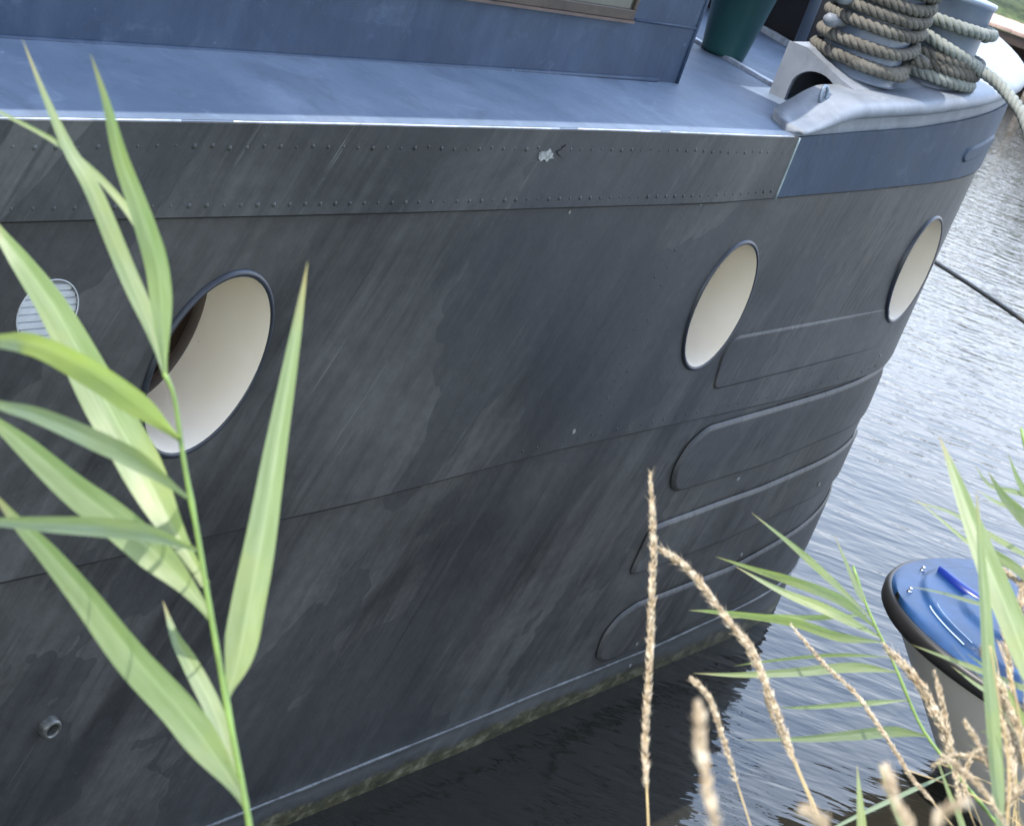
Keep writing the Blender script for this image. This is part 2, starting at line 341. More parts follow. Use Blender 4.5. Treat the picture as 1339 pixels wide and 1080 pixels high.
def sheet(mb, outer, holes, off, thick, step, mp, bev=0.0, mi=0):
    outer = dens(outer, step); loops = [outer] + holes; pts = []; edges = []
    for Lp in loops:
        b = len(pts); pts += [V(p) for p in Lp]; edges += [(b + i, b + (i + 1) % len(Lp)) for i in range(len(Lp))]
    nb = len(pts); x0 = min(p[0] for p in outer); x1 = max(p[0] for p in outer); y0 = min(p[1] for p in outer); y1 = max(p[1] for p in outer)
    bnd = [V(p) for p in pts]; j = 0; y = y0 + step * .5
    from collections import defaultdict
    cell = defaultdict(list)
    for p in bnd: cell[(int(p.x // step), int(p.y // step))].append(p)
    while y < y1:
        x = x0 + step * (.5 if j % 2 else 1.0)
        while x < x1:
            if inpoly((x, y), outer) and not any(inpoly((x, y), h) for h in holes):
                cx, cy = int(x // step), int(y // step)
                if all((V((x, y)) - p).length > step * .5 for a in (-1, 0, 1) for b in (-1, 0, 1) for p in cell.get((cx + a, cy + b), ())): pts.append(V((x, y)))
            x += step
        y += step * .866; j += 1
    vo, eo, fo, *_ = delaunay_2d_cdt(pts, edges, [], 0, 1e-6)
    F = []
    for f in fo:
        c_ = sum((vo[i] for i in f), V((0, 0))) / len(f)
        if len(f) == 3:
            e_ = [(vo[f[i]] - vo[f[i - 1]]).length for i in range(3)]; A_ = abs((vo[f[1]] - vo[f[0]]).cross(vo[f[2]] - vo[f[0]]))
            if A_ / max(e_) < .0012: continue
        if inpoly(c_, outer) and not any(inpoly(c_, h) for h in holes): F.append(tuple(f))
    mb.add([mp(p.x, p.y, off) for p in vo], F, [(p.x, p.y) for p in vo], mi=mi)
    # skirts
    for Li, Lp in enumerate(loops):
        n = len(Lp); ar = sum(Lp[i][0] * Lp[(i + 1) % n][1] - Lp[(i + 1) % n][0] * Lp[i][1] for i in range(n))
        sg = 1 if ar > 0 else -1; A = []; B = []
        for i in range(n):
            d = (V(Lp[(i + 1) % n]) - V(Lp[i - 1])).normalized(); nrm = V((d.y, -d.x)) * sg * (bev if Li == 0 else 0)
            A.append((Lp[i][0], Lp[i][1])); B.append((Lp[i][0] + nrm.x, Lp[i][1] + nrm.y))
        rows = [(A, off), (B, off - thick)]
        if bev:
            mid = [((a[0] * .45 + b[0] * .55), (a[1] * .45 + b[1] * .55)) for a, b in zip(A, B)]; rows = [(A, off), (mid, off - thick * .25), (B, off - thick)]
        vs = []; uv = []
        for R_, o_ in rows: vs += [mp(p[0], p[1], o_) for p in R_]; uv += R_
        fs = [(r * n + i, r * n + (i + 1) % n, (r + 1) * n + (i + 1) % n, (r + 1) * n + i) for r in range(len(rows) - 1) for i in range(n)]
        mb.add(vs, fs, uv, smooth=bool(bev), mi=mi)
def band(f0, f1, q0, q1, d0=0.0, d1=0.0, n=40):
    qs = [q0 + (q1 - q0) * i / n for i in range(n + 1)]
    return [(q, f0(q) + d0) for q in qs] + [(q, f1(q) + d1) for q in reversed(qs)]
barge = empty('barge', 'large dark grey riveted steel barge with blue side deck and cream lined portholes', 'barge', tuple(at(0, GC, 0)))
PH = [(1.808, 1.162, .121, .163, .10), (3.400, 1.166, .125, .166, .0), (4.455, 1.210, .132, .164, -.06)]
PH_more = [(-.5, 1.16, .124, .164, 0), (-2.6, 1.16, .124, .164, 0)]
VENT = (1.474, 1.275, .051)
RI = .147 / .16
def ell(q, z, a, b, sk, k=1.0, n=56):
    "porthole outline: half width a, half height b, leaning by sk"
    return [(q + k * (a * sqrt(max(0, 1 - (sk * b / a) ** 2)) * cos(t_) + sk * b * sin(t_)), z + k * b * sin(t_)) for t_ in [2 * pi * i / n for i in range(n)]]
def ring(mb, q, z, a, b, sk, prof, n=56, cap=False):
    "profile of (extra radius, height above plating) swept round a porthole outline; one straight axis"
    s, g, an = cur(q); ax = Nn * cos(an) + Tn * sin(an); c0 = M(q, z, 0); ta = Tn * cos(an) - Nn * sin(an); vs = []; fs = []
    for dr_, h in prof:
        kk = 1 + dr_ / sqrt(a * b)
        for (u, w) in ell(0, 0, a, b, sk, kk, n): vs.append(c0 + ta * u + V((0, 0, w)) + ax * h)
    for i in range(len(prof) - 1):
        for k in range(n): fs.append((i * n + k, i * n + (k + 1) % n, (i + 1) * n + (k + 1) % n, (i + 1) * n + k))
    if cap: fs.append(tuple((len(prof) - 1) * n + k for k in range(n)))
    mb.add(vs, fs)
holes = [ell(*p, k=.965) for p in PH + PH_more] + [circ(VENT[0], VENT[1], VENT[2] * .96, 32)]
mb = MB(); sheet(mb, band(lambda q: -.6, zSeam, -6, QE, 0, .03), [], 0, .006, .06, M); mb.build('lower_plating', M_hull, barge)
mbU = MB(); sheet(mbU, band(zSeam, zStr, -6, QE, 0, .03), holes, .009, .011, .05, M)
mbS = MB(); sheet(mbS, band(zStr, zTop, -6, 3.437), [], .018, .013, .06, M)
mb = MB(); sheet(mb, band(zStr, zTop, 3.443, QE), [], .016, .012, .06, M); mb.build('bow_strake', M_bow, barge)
mb = MB(); sheet(mb, band(lambda q: -.6, zTop, -6, QE), [], 0, .006, .3, Mf)
b0 = [M(-6, -.6), M(-6, 1.47), Mf(-6, 1.47), Mf(-6, -.6)]; mb.add([p for p in b0], [(0, 1, 2, 3)], [(0, -.6), (0, 1.4), (4, 1.4), (4, -.6)], smooth=False)
mb.build('far_plating', M_hull, barge)
# doubling plates at the bow
def chaikin(P, k=2):
    for _ in range(k):
        Q = []
        for i in range(len(P)):
            a = V(P[i]); b = V(P[(i + 1) % len(P)]); L = (b - a).length; t_ = min(.25, .011 / L) if L else .25
            Q += [tuple(a.lerp(b, t_)), tuple(b.lerp(a, t_))]
        P = Q
    return P
for P_, nm in (([(3.535, .937), (3.515, 1.03), (3.54, 1.068), (4.38, 1.092), (4.41, 1.08), (4.475, .985), (4.46, .975)], 'a'),
           ([(3.57, .646), (3.535, .665), (3.515, .715), (3.54, .775), (3.60, .81), (4.18, .835), (4.62, .868), (4.66, .84), (4.68, .72), (4.64, .705), (4.32, .69), (3.98, .655)], 'b'),
           ([(3.51, .408), (3.522, .535), (4.054, .559), (4.35, .587), (4.74, .62), (4.78, .60), (4.80, .50), (4.76, .488), (4.33, .465), (3.967, .424)], 'c'),
           ([(3.56, .13), (3.515, .15), (3.505, .215), (3.54, .26), (3.61, .283), (4.08, .291), (4.45, .345), (4.86, .40), (4.90, .37), (4.92, .24), (4.88, .225), (4.32, .182), (3.89, .132)], 'd')):
    mb = MB(); off = .0125
    sheet(mb, chaikin(P_), [], off, off - .004, .05, lambda q, z, o: M(q, z, o * (1 - .30 * (0 if q < 3.9 else min(1, (q - 3.9) / .7)))), bev=.011); mb.build('doubling_plate', M_hull, barge)
mb = MB(); M_seam_shade = simple('seam shade', (.006, .006, .006), .8, 0, .3, 30)  # dark tubes paint in the shade line under the plate laps
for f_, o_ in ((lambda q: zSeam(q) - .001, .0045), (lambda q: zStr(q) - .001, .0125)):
    mb = MB(); tube(mb, [M(-6 + .05 * i, f_(-6 + .05 * i), o_) for i in range(int((QE + 6) / .05))], [.0046 * (.75 + .5 * abs(noise.noise(V((i * .4, o_ * 99, 0))))) for i in range(int((QE + 6) / .05))], 6); mb.build('lap_seam', M_seam_shade, barge)
# weld bead above the water and other seams
def bead(name, f, q0, q1, off, r, m, st=.05):
    mb = MB(); n = int((q1 - q0) / st); tube(mb, [M(q0 + (q1 - q0) * i / n, f(q0 + (q1 - q0) * i / n), off) for i in range(n + 1)], [r * (1 + .25 * noise.noise(V((i * .7, 0, r * 100)))) for i in range(n + 1)], 6)
    return mb.build(name, m, barge)
M_bead = simple('worn bead', (.085, .088, .088), .5, 0, .6, 30)
bead('chine_bead', lin([(-6, .1), (2.3, .096), (3.8, .096), (4.2, .115), (5, .16), (7, .3)]), -6, QE, .002, .0042, M_bead)
mb = MB(); tube(mb, [M(3.44, 1.438 + .148 * i / 8, .016) for i in range(9)], .0045, 6); mb.build('paint_edge_weld', simple('pale green primer', (.22, .27, .27), .5, 0, .4, 30), barge)
mb = MB()
def rivets(mb, line, off, r=.0062):
    for q, z in line:
        r_ = r * random.uniform(.55, 1.1); u0_ = len(mb.uv); s, g, a = cur(q); lathe(mb, M(q, z, off), [(r_ * 1.1, 0), (r_ * .92, r_ * .25), (r_ * .55, r_ * .48), (.0001, r_ * .55)], 8, Nn * cos(a) + Tn * sin(a)); mb.uv[u0_:] = [(q, z)] * (len(mb.uv) - u0_)
random.seed(4)
L_ = []; q = -1.0
while q < 3.4:
    L_.append((q, zTop(q) - .036 + random.uniform(-.002, .002))); L_.append((q + .02, zStr(q) + .018)); q += .034
rivets(mbS, L_, .0176, .0042); mbS.build('riveted_strake', M_strake, barge)
L_ = []; q = 2.7
while q < 4.5: L_.append((q, zSeam(q) + .02)); q += .05
z = .92
while z < 1.32:
    L_.append((3.06, z)); L_.append((3.10, z + .02)); z += .042
rivets(mbU, L_, .0087, .0030); mbU.build('upper_plating', M_hull, barge)
# portholes
M_rim = simple('porthole rim paint', (.018, .021, .03), .35, 0, .35, 20)
M_glassb, nt_, b_ = mat('dark brown glass'); setp(b_, Base_Color=(.035, .022, .014, 1), Roughness=.12)
for P_ in PH + PH_more:
    mb = MB(); ring(mb, *P_, [(-.0075, -.01), (-.0076, .0135), (-.006, .0150), (-.002, .0155), (.001, .013), (.0025, .008), (.0035, -.004)])
    ph = mb.build('porthole', M_rim, barge)
    mb = MB(); ring(mb, *P_, [(-.0080, .0130), (-.0080, -.05), (-.0080, -.14)]); mb.build('recess_tube', M_cream, ph)
    mb = MB(); ring(mb, *P_, [(-.0080, -.14), (-.012, -.141), (-.012, -.165)]); mb.build('inner_frame', M_wood, ph)
    mb = MB(); ring(mb, *P_, [(-.006, -.17), (-.012, -.16)], cap=True); mb.build('glass', M_glassb, ph)
# round louvred vent
q, z, r = VENT; ax = Nn; c0 = M(q, z, 0); M_vent = simple('chalky white paint', (.40, .41, .42), .55, 0, .2, 30, bmp=.0006)
mb = MB(); lathe(mb, c0, [(r * .96, -.01), (r * .96, .008), (r * .97, .010), (r * 1.0, .010), (r * 1.02, .006), (r * 1.02, -.005)], 36, ax); mb.f = mb.f[:-2]; mb.sm = mb.sm[:-2]; mb.mi = mb.mi[:-2]
vt = mb.build('vent', M_vent, barge)
mb = MB(); lathe(mb, c0, [(r * .95, -.012), (r * .95, -.004)], 30, ax, smooth=False); mb.build('backing', simple('vent shadow gap', (.10, .10, .105), .6), vt)
mb = MB(); zz = -r * .86
while zz < r * .9:
    w = sqrt(max(0, (r * .96) ** 2 - zz * zz)); p0 = c0 - Tn * w + V((0, 0, zz)); box(mb, p0 + Nn * -.003, Tn * 2 * w, Nn * .010 + V((0, 0, -.004)), V((0, 0, .0085))); zz += .0115
mb.build('louvre', M_vent, vt)
# drain outlet
q, z = 1.688, .495; c0 = M(q, z, 0); mb = MB(); lathe(mb, c0, [(.0115, -.02), (.0115, .012), (.0125, .0155), (.0165, .0155), (.019, .012), (.020, -.002)], 24, Nn); mb.f = mb.f[:-2]; mb.sm = mb.sm[:-2]; mb.mi = mb.mi[:-2]
dr = mb.build('drain_outlet', simple('worn outlet', (.11, .11, .10), .35, .5, .4, 60), barge)
mb = MB(); lathe(mb, c0, [(.0116, -.01), (.0116, .002)], 16, Nn, smooth=False); mb.build('drain_hole', M_black, dr)
# torn paint patch with a dark hole near the deck edge and pale dabs
random.seed(3)
mb = MB(); P_ = [(2.500 + (.014 + .016 * random.random()) * cos(a), 1.529 + (.006 + .010 * random.random()) * sin(a)) for a in [2 * pi * i / 14 for i in range(14)]]
sheet(mb, P_, [], .0200, .002, .02, M); pt = mb.build('bare_patch', simple('chipped pale primer', (.24, .245, .235), .7, 0, .6, 120, bmp=.001), barge)
mb = MB(); sheet(mb, [(2.548 + (.010 + .012 * random.random()) * cos(a), 1.538 + (.006 + .008 * random.random()) * sin(a)) for a in [2 * pi * i / 12 for i in range(12)]], [], .0206, .002, .02, M); mb.build('rust_hole', M_black, pt)
M_dab = simple('pale dab', (.2, .2, .18), .7, 0, .3, 80)
for q, z, r in ((3.129, 1.427, .006), (3.881, .628, .006), (4.451, .515, .006), (4.107, .344, .007), (3.979, .262, .008), (3.73, .058, .007), (3.69, .147, .006), (4.5, .935, .006), (2.653, 1.412, .004), (2.97, .89, .006)):
    o_ = .0130 if .1 < z < .7 and z not in (.262,) else .0105
    if z > 2: o_ = .0105
    if z > .95 or z < .1: o_ = .0105 if z > .95 else .002
    mb = MB(); sheet(mb, [(q + r * random.uniform(.6, 1.3) * cos(a), z + r * random.uniform(.6, 1.2) * sin(a)) for a in [2 * pi * i / 9 for i in range(9)]], [], o_, .002, .02, M); mb.build('paint_dab', M_dab, barge)
# slot plate on the bow strake
mb = MB(); sheet(mb, [(4.42, 1.555), (4.43, 1.572), (4.66, 1.605), (4.68, 1.59), (4.66, 1.573), (4.44, 1.543)], [], .022, .006, .05, M, bev=.006); mb.build('bow_slot_plate', M_bow, barge)
# ------------------------------------------------------------------ deck
def deck_z(q, g): return zDk(q) + .09 * min(g, .6) * max(0, min(1, (3.72 - q) / .4))
mb = MB(); qs = [-6 + .25 * i for i in range(39)] ; qs = [q for q in qs if q < 3.2] + [3.2 + .06 * i for i in range(int((QE - 3.2) / .06) + 1)] + [QE]
us = [0, .01, .03, .06, .1, .15, .22, .3, .45, .7, 1]; vs = []; fs = []
for side in (0, 1):
    b = len(vs)
    for q in qs:
        s, g, a = cur(q)
        for u in us:
            gg = g + (GC - g) * u; p = at(s, gg if not side else 2 * GC - gg, deck_z(q, (GC - g) * u) - .001); vs.append(p)
            if u == 0: vs[-1] = (M if not side else Mf)(q, zDk(q) - .001, .010)
    nu = len(us)
    for i in range(len(qs) - 1):
        for j in range(nu - 1): fs.append((b + i * nu + j, b + i * nu + j + 1, b + (i + 1) * nu + j + 1, b + (i + 1) * nu + j))
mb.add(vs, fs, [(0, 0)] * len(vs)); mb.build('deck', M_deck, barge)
mb = MB()
for q0, q1 in ((-6, .6), (1.0, 1.62), (1.72, 2.52), (2.58, 2.86), (2.9, 3.42)):
    n = max(2, int((q1 - q0) / .05)); tube(mb, [M(q0 + (q1 - q0) * i / n, zTop(q0 + (q1 - q0) * i / n) + .0005, .0125) for i in range(n + 1)], [.0024 * (.6 + .6 * abs(noise.noise(V((i * .31, q0, 1))))) for i in range(n + 1)], 6)
mb.build('gunwale_sun_edge', M_sun_edge, barge)  # pale segments colour in the sun along the deck edge
mb = MB(); tube(mb, [M(-6 + .05 * i, zTop(-6 + .05 * i) - .004, .010) for i in range(189)], .0052, 6); mb.build('gunwale_bead', M_deck, barge)
# ------------------------------------------------------------------ cabin
S1 = 3.285; g0 = .242; ZC2 = 2.39; s0_ = -5.5
mb = MB(); n = 40
top = [at(s0_ + (S1 - s0_) * i / n, g0, ZC2) for i in range(n + 1)]
mb.add([at(s0_ + (S1 - s0_) * i / n, g0 + .0015 * noise.noise(V((i * .9, j, 0))), 1.45 + (ZC2 - 1.45) * j / 8) for j in range(9) for i in range(n + 1)],
       [(j * (n + 1) + i, j * (n + 1) + i + 1, (j + 1) * (n + 1) + i + 1, (j + 1) * (n + 1) + i) for j in range(8) for i in range(n)])
for (a, b) in (((S1, g0), (S1, 3.45)), ((S1, 3.45), (s0_, 3.45)), ((s0_, 3.45), (s0_, g0))):
    p = [at(*a, 1.45), at(*b, 1.45), at(*b, ZC2), at(*a, ZC2)]; mb.add(p, [(0, 1, 2, 3)], smooth=False)
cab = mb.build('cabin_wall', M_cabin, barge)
mb = MB(); box(mb, at(s0_ - .05, g0 - .008, ZC2), Tn * (S1 - s0_ + .055), -Nn * 3.24, V((0, 0, .035)), bev=.01); mb.build('cabin_roof', M_rail, barge)
mb = MB(); box(mb, at(S1 + .006, .515, ZC2 + .002), Tn * 1.15, -Nn * 2.7, V((0, 0, .03)), bev=.008)  # unseen canopy, added so its shadow leaves only a triangle of deck sunlit
for sg_ in (.56, 3.16): tube(mb, [at(S1 + 1.1, sg_, 1.62), at(S1 + 1.1, sg_, ZC2)], .016, 8)
mb.build('added_shade_canopy', M_rail, barge)
mb = MB()
tube(mb, [at(-1 + i * .1, g0 - .001, lin([(-6, 1.56), (1.49, 1.581), (3.3, 1.611)])(-1 + i * .1)) for i in range(43)], .0055, 6)
tube(mb, [at(S1 - .002, g0 - .001, 1.60 + i * .1) for i in range(9)], .0045, 6)
mb.build('weld_bead', M_cabin, cab)
mb = MB(); tube(mb, [at(3.03, g0, 1.733), at(S1, g0, 1.733)], .0035, 6); mb.build('lap_seam', M_cabin, cab)
for (sa, sb) in ((1.95, 3.01), (-.2, .9), (-2.6, -1.5)):
    za, zb = 1.733, 2.2; mb = MB()
    for (a, b, c_, d) in ((sa, sb, za, za + .022), (sa, sb, zb - .03, zb), (sa, sa + .022, za + .022, zb - .03), (sb - .012, sb, za + .022, zb - .03)):
        box(mb, at(a, g0 + .03, c_), Tn * (b - a), Nn * .042, V((0, 0, d - c_)), bev=.002)
    wf = mb.build('window', M_wood, cab)
    mb = MB(); box(mb, at(sa + .022, g0 + .02, za + .022), Tn * (sb - sa - .034), Nn * .026, V((0, 0, zb - za - .052))); mb.build('pane', simple('dusty pane', (.05, .055, .04), .2, 0, .5, 5), wf)
    mb = MB(); box(mb, at(sa - .004, g0 + .0, za - .006), Tn * (sb - sa + .008), Nn * .014, V((0, 0, .006))); mb.build('sill', simple('red brown sill', (.07, .045, .038), .5, 0, .5, 20), wf)
# ------------------------------------------------------------------ bow rail and bollard bed
def sm(x, a, b): x = max(0, min(1, (x - a) / (b - a))); return x * x * (3 - 2 * x)
PR = [(.010, -.002), (.013, .012), (.010, .034), (.012, .038), (.027, .040), (.035, .047), (.037, .057), (.033, .066), (.022, .0725), (.008, .074), (-.03, .073), (-.06, .072), (-.10, .071), (-.101, -.02)]
mb = MB(); qs = [3.44 + .02 * i for i in range(13)] + [3.70 + .08 * i for i in range(int((QE - 3.7) / .08))] + [QE]; vs = []; uv = []; m = len(PR)
def rail_pts(q, mp=M):
    f = .16 + .84 * sm(q, 3.44, 3.68); e = sm(q, 3.43, 3.50); out = []
    for o, h in PR:
        o2 = .012 + (o - .012) * (.35 + .65 * e) if o < .012 else .012 + (o - .012) * (.3 + .7 * f)
        out.append(mp(q, zTop(q) + h * f + (.004 if h > .06 else 0), o2))
    return out
for q in qs: vs += rail_pts(q)
fs = [(i * m + j, i * m + j + 1, (i + 1) * m + j + 1, (i + 1) * m + j) for i in range(len(qs) - 1) for j in range(m - 1)] + [tuple(range(m))]
mb.add(vs, fs); b = []
for q in qs: b += rail_pts(q, Mf)
mb.add(b, fs[:-1] + [tuple(range(m))]); mb.build('bow_rail', M_rail, barge)
BP = [(-.055, .0725), (-.10, .083), (-.215, .117), (-.222, .118), (-.262, .117), (-.266, .110), (-.266, -.05)]
mb = MB(); qs = [3.772 + .07 * i for i in range(31)]; vs = []; m = len(BP)
for q in qs:
    fl = 1 - .0 * q
    for o, h in BP: vs.append(M(q, zTop(q) + h * fl + .004, o))
mb.add(vs, [(i * m + j, i * m + j + 1, (i + 1) * m + j + 1, (i + 1) * m + j) for i in range(len(qs) - 1) for j in range(m - 1)])
bed = mb.build('bollard_bed', M_rail, barge)
mb = MB(); zt = zTop(3.77)
P_ = [(-.268, -.035), (-.268, .120), (-.220, .121), (-.10, .087), (-.052, .076), (-.052, -.035)]
arch = [(-.222 + .0, -.015), (-.222, .02)] + [(-.155 + .067 * cos(a), .028 + .052 * sin(a)) for a in [pi - pi * i / 14 for i in range(1, 14)]] + [(-.088, .02), (-.088, -.015)]
sheet(mb, P_, [arch], 0, .012, .03, lambda o, h, k: M(3.768 - k, zt + h, o)); mb.build('bed_end_plate', M_rail, bed)
# lashing eye on the rail end
mb = MB(); e0 = M(3.60, zTop(3.60) + .045, -.045)
tube(mb, [e0 + Tn * .016 * cos(a) + V((0, 0, .026 + .022 * sin(a))) - Nn * .004 * sin(a) for a in [-.8 + (pi + 1.6) * i / 16 for i in range(17)]], .0045, 8)
tube(mb, [e0 - Tn * .02 + V((0, 0, .0)), e0 + Tn * .05 + Nn * .012 + V((0, 0, .012))], .005, 8); mb.build('lashing_eye', simple('eye blue grey', (.17, .22, .28), .4, .2, .3, 50), barge)
# bollards
BO = [(3.925, .15, 1.700), (4.245, .11, 1.715)]
for i, (s, g, z) in enumerate(BO):
    mb = MB(); hh = (2.02 if i == 0 else 1.955) - z
    lathe(mb, at(s, g, z), [(.107, 0), (.101, .006), (.1, hh - .02), (.104, hh - .016), (.106, hh - .004), (.103, hh), (.0001, hh + .002)], 40)
    bo = mb.build('bollard', M_cabin if 0 else simple('bollard blue grey', (.11, .14, .19), .38, 0, .25, 9), barge)
    if i == 0:
        for zz, ang in ((1.812, 0), (1.872, .12)):
            mb = MB(); d = V((-.75 + ang, -.66, 0)).normalized(); c0 = at(s, g, zz)
            lathe(mb, c0 + d * .09, [(.011, 0), (.0115, .04), (.016, .048), (.0165, .066), (.011, .076), (.0001, .078)], 16, d); mb.build('cross_pin', M_rail, bo)
# ------------------------------------------------------------------ foredeck fittings
def strip(name, a, b, w, h, m, z=None):
    mb = MB(); A = at(a[0], a[1], deck_z(a[0], a[1]) - .004); B = at(b[0], b[1], deck_z(b[0], b[1]) - .004); d = (B - A).normalized(); sd = V((d.y, -d.x, 0)) * w
    box(mb, A, B - A, sd, V((0, 0, h)), bev=.002); return mb.build(name, m, barge)
strip('deck_rib', (4.02, .72), (3.875, .30), .022, .012, M_sun_edge)
strip('deck_rib', (4.56, .84), (4.44, .58), .02, .02, M_sun_edge)
# ------------------------------------------------------------------ ropes
def rope_mat(name, a, b_):
    m, nt, b = mat(name); n = noisef(nt, coords(nt, 'Object'), 14, 4, .6); f = noisef(nt, coords(nt, 'UV', (3, 900, 1)), 1, 3, .6)
    nt.links.new(mixc(nt, .4, ramp(nt, n, [(.3, a), (.7, b_)]), ramp(nt, f, [(.3, tuple(x * .5 for x in a)), (.7, b_)])), b.inputs['Base Color'])
    setp(b, Roughness=.9, Specular_IOR_Level=.2); bump(nt, b, f, .5, .001); return m
def rope(mb, pts, R, pitch=.055):
    "three laid strands twisted round a path"
    pts = [V(p) for p in pts]; out = [pts[0]]; st = pitch / 9; acc = 0.0
    for a, b in zip(pts, pts[1:]):
        L = (b - a).length; d = st - acc
        while d <= L: out.append(a + (b - a) * d / L); d += st
        acc = L - (d - st)
    F = frames(out)
    for k in range(3):
        P_ = [p + (F[i][1] * cos(2 * pi * (i / 9 + k / 3)) + F[i][2] * sin(2 * pi * (i / 9 + k / 3))) * R * .52 for i, p in enumerate(out)]
        tube(mb, P_, R * .56, 7)
def coil(c, zt, r, t0, t1, n=40, jit=.004):
    "turns between t0 and t1, z from table zt(turn)"
    out = []; N = int((t1 - t0) * n)
    for i in range(N + 1):
        x = t0 + (t1 - t0) * i / N; a = 2 * pi * x; rr = r + jit * noise.noise(V((x * 1.7, r * 30, 0)))
        out.append(V((c.x + rr * cos(a), c.y + rr * sin(a), zt(x) + .004 * noise.noise(V((x * 2.3, 5, 1))))))
    return out
M_rope1 = rope_mat('brown weathered rope', (.055, .052, .046), (.20, .19, .165))
M_rope2 = rope_mat('pale green weathered rope', (.12, .135, .125), (.32, .34, .315))
c1 = at(BO[0][0], BO[0][1], 0); c2 = at(BO[1][0], BO[1][1], 0)
z1 = lin([(0, 1.738), (.85, 1.740), (1.15, 1.775), (1.85, 1.785), (2.15, 1.828), (2.85, 1.832), (3.15, 1.862), (3.85, 1.868), (4.15, 1.895), (4.85, 1.90), (5.2, 1.93), (6, 1.94), (7, 1.975)])
rp1 = MB(); rope(rp1, coil(c1, z1, .1155, -.3, 6.6), .0150)
p = coil(c2, lin([(0, 1.772), (1, 1.783), (2, 1.80), (3, 1.82)]), .121, -.5, 2.3)
rope(rp1, [c1 + V((.12, -.02, 1.785)), c1 + V((.15, -.03, 1.785))] + p, .0152)
ro = rp1.build('mooring_rope', M_rope1, None, origin=at(BO[0][0], BO[0][1], 1.72)); tag(ro, 'brown laid rope coiled in many turns round the nearer bollard on the bow', 'rope')
rp2 = MB(); p = coil(c2, lin([(0, 1.745), (1, 1.748), (1.3, 1.76), (2.0, 1.90), (3.6, 1.895), (4.1, 1.875), (4.75, 1.80)]), .120, -.45, .98)
rope(rp2, p, .0158)
p = coil(c2, lin([(0, 1.868), (1, 1.885), (1.35, 1.872), (1.6, 1.852), (1.9, 1.80)]), .1225, .05, 1.86)
tail = [V((.905, 4.44, 1.772)), V((.985, 4.33, 1.70)), V((1.12, 4.15, 1.45)), V((1.45, 3.72, 1.0)), V((2.4, 2.6, .62)), V((3.4, 1.6, .5))]
last = p[-1]; rope(rp2, p + crom([last, last + (p[-1] - p[-3]).normalized() * .05 + V((0, 0, -.004))] + tail, 60)[1:], .0158)
ro = rp2.build('mooring_rope', M_rope2, None, origin=at(BO[1][0], BO[1][1], 1.73)); tag(ro, 'pale grey green rope round the farther bollard, its end leading off over the bow rail', 'rope')
mb = MB(); A = V((1.10, 6.35, .96)); B = V((1.354, 5.007, 1.109)); D = V((1.75, 2.8, .52)); 
pp = [A + (B - A) * (i / 8) for i in range(9)] + [B + (D + V((.35, 0, 0)) - B) * (i / 8) for i in range(1, 9)]
tube(mb, crom([A, B, B + (B - A) * .8 + V((0, 0, -.04)), V((1.9, 2.6, .7)), V((2.2, 1.9, .5))], 40), .008, 8); o = mb.build('mooring_cable', simple('dark cable', (.04, .04, .035), .6, 0, .3, 40), None, origin=A); tag(o, 'thin dark mooring line running taut from behind the bow over the water', 'cable')
# ------------------------------------------------------------------ things on the foredeck
bz = zDk(3.98); bc = at(3.975, .55, bz); ax = V((0, 0, 1))
bn = empty('bucket', 'dark green tapered plastic bucket standing on the foredeck beside the cabin', 'bucket', tuple(bc))
mb = MB(); lathe(mb, bc, [(.056, 0), (.060, .004), (.061, .012), (.096, .26), (.104, .263), (.104, .282), (.099, .285), (.094, .282), (.058, .02), (.0001, .018)], 36); mb.build('body', M_bin, bn)
mb = MB(); tube(mb, [bc + V((.107 * cos(a), .03 * sin(a) - .02 * sin(a), .245 - .10 * sin(a))) for a in [pi * i / 14 for i in range(15)]], .003, 6); mb.build('handle', M_steel, bn)
pole = empty('boat_hook', 'grey pole standing upright beside the green bucket', 'pole', tuple(at(4.12, .62, bz)))
mb = MB(); tube(mb, [at(4.12, .62, bz), at(4.14, .66, bz + .9)], .014, 10); mb.build('shaft', M_steel, pole)
mb = MB(); tube(mb, [at(4.14, .66, bz + .9), at(4.145, .67, bz + 1.0), at(4.12, .71, bz + 1.03), at(4.11, .73, bz + .99)], .009, 8); mb.build('hook', M_steel, pole)
lk = empty('deck_locker', 'dark brown locker with a lipped lid on the foredeck behind the bollards', 'locker', tuple(at(4.6, .8, 1.66)))
mb = MB(); box(mb, at(4.50, .60, 1.60), Tn * .62, -Nn * .75, V((0, 0, .20)), bev=.006); mb.build('body', M_darkbox, lk)
mb = MB(); box(mb, at(4.485, .585, 1.802), Tn * .65, -Nn * .78, V((0, 0, .022)), bev=.005); mb.build('lid', simple('locker lid', (.05, .043, .038), .4, 0, .4, 9), lk)
fl = empty('float', 'small orange float lying on the dark foredeck locker', 'float', tuple(at(4.72, .86, 1.90)))
mb = MB(); lathe(mb, at(4.72, .86, 1.824), [(.0001, 0), (.03, .006), (.046, .03), (.046, .05), (.03, .075), (.0001, .082)], 20); mb.build('ball', M_orange, fl)
mb = MB(); tube(mb, [at(4.72, .86, 1.90) + V((.02 * cos(a), 0, .012 + .02 * sin(a))) for a in [2 * pi * i / 12 for i in range(13)]], .005, 6, cap=False); mb.build('eye', M_orange, fl)
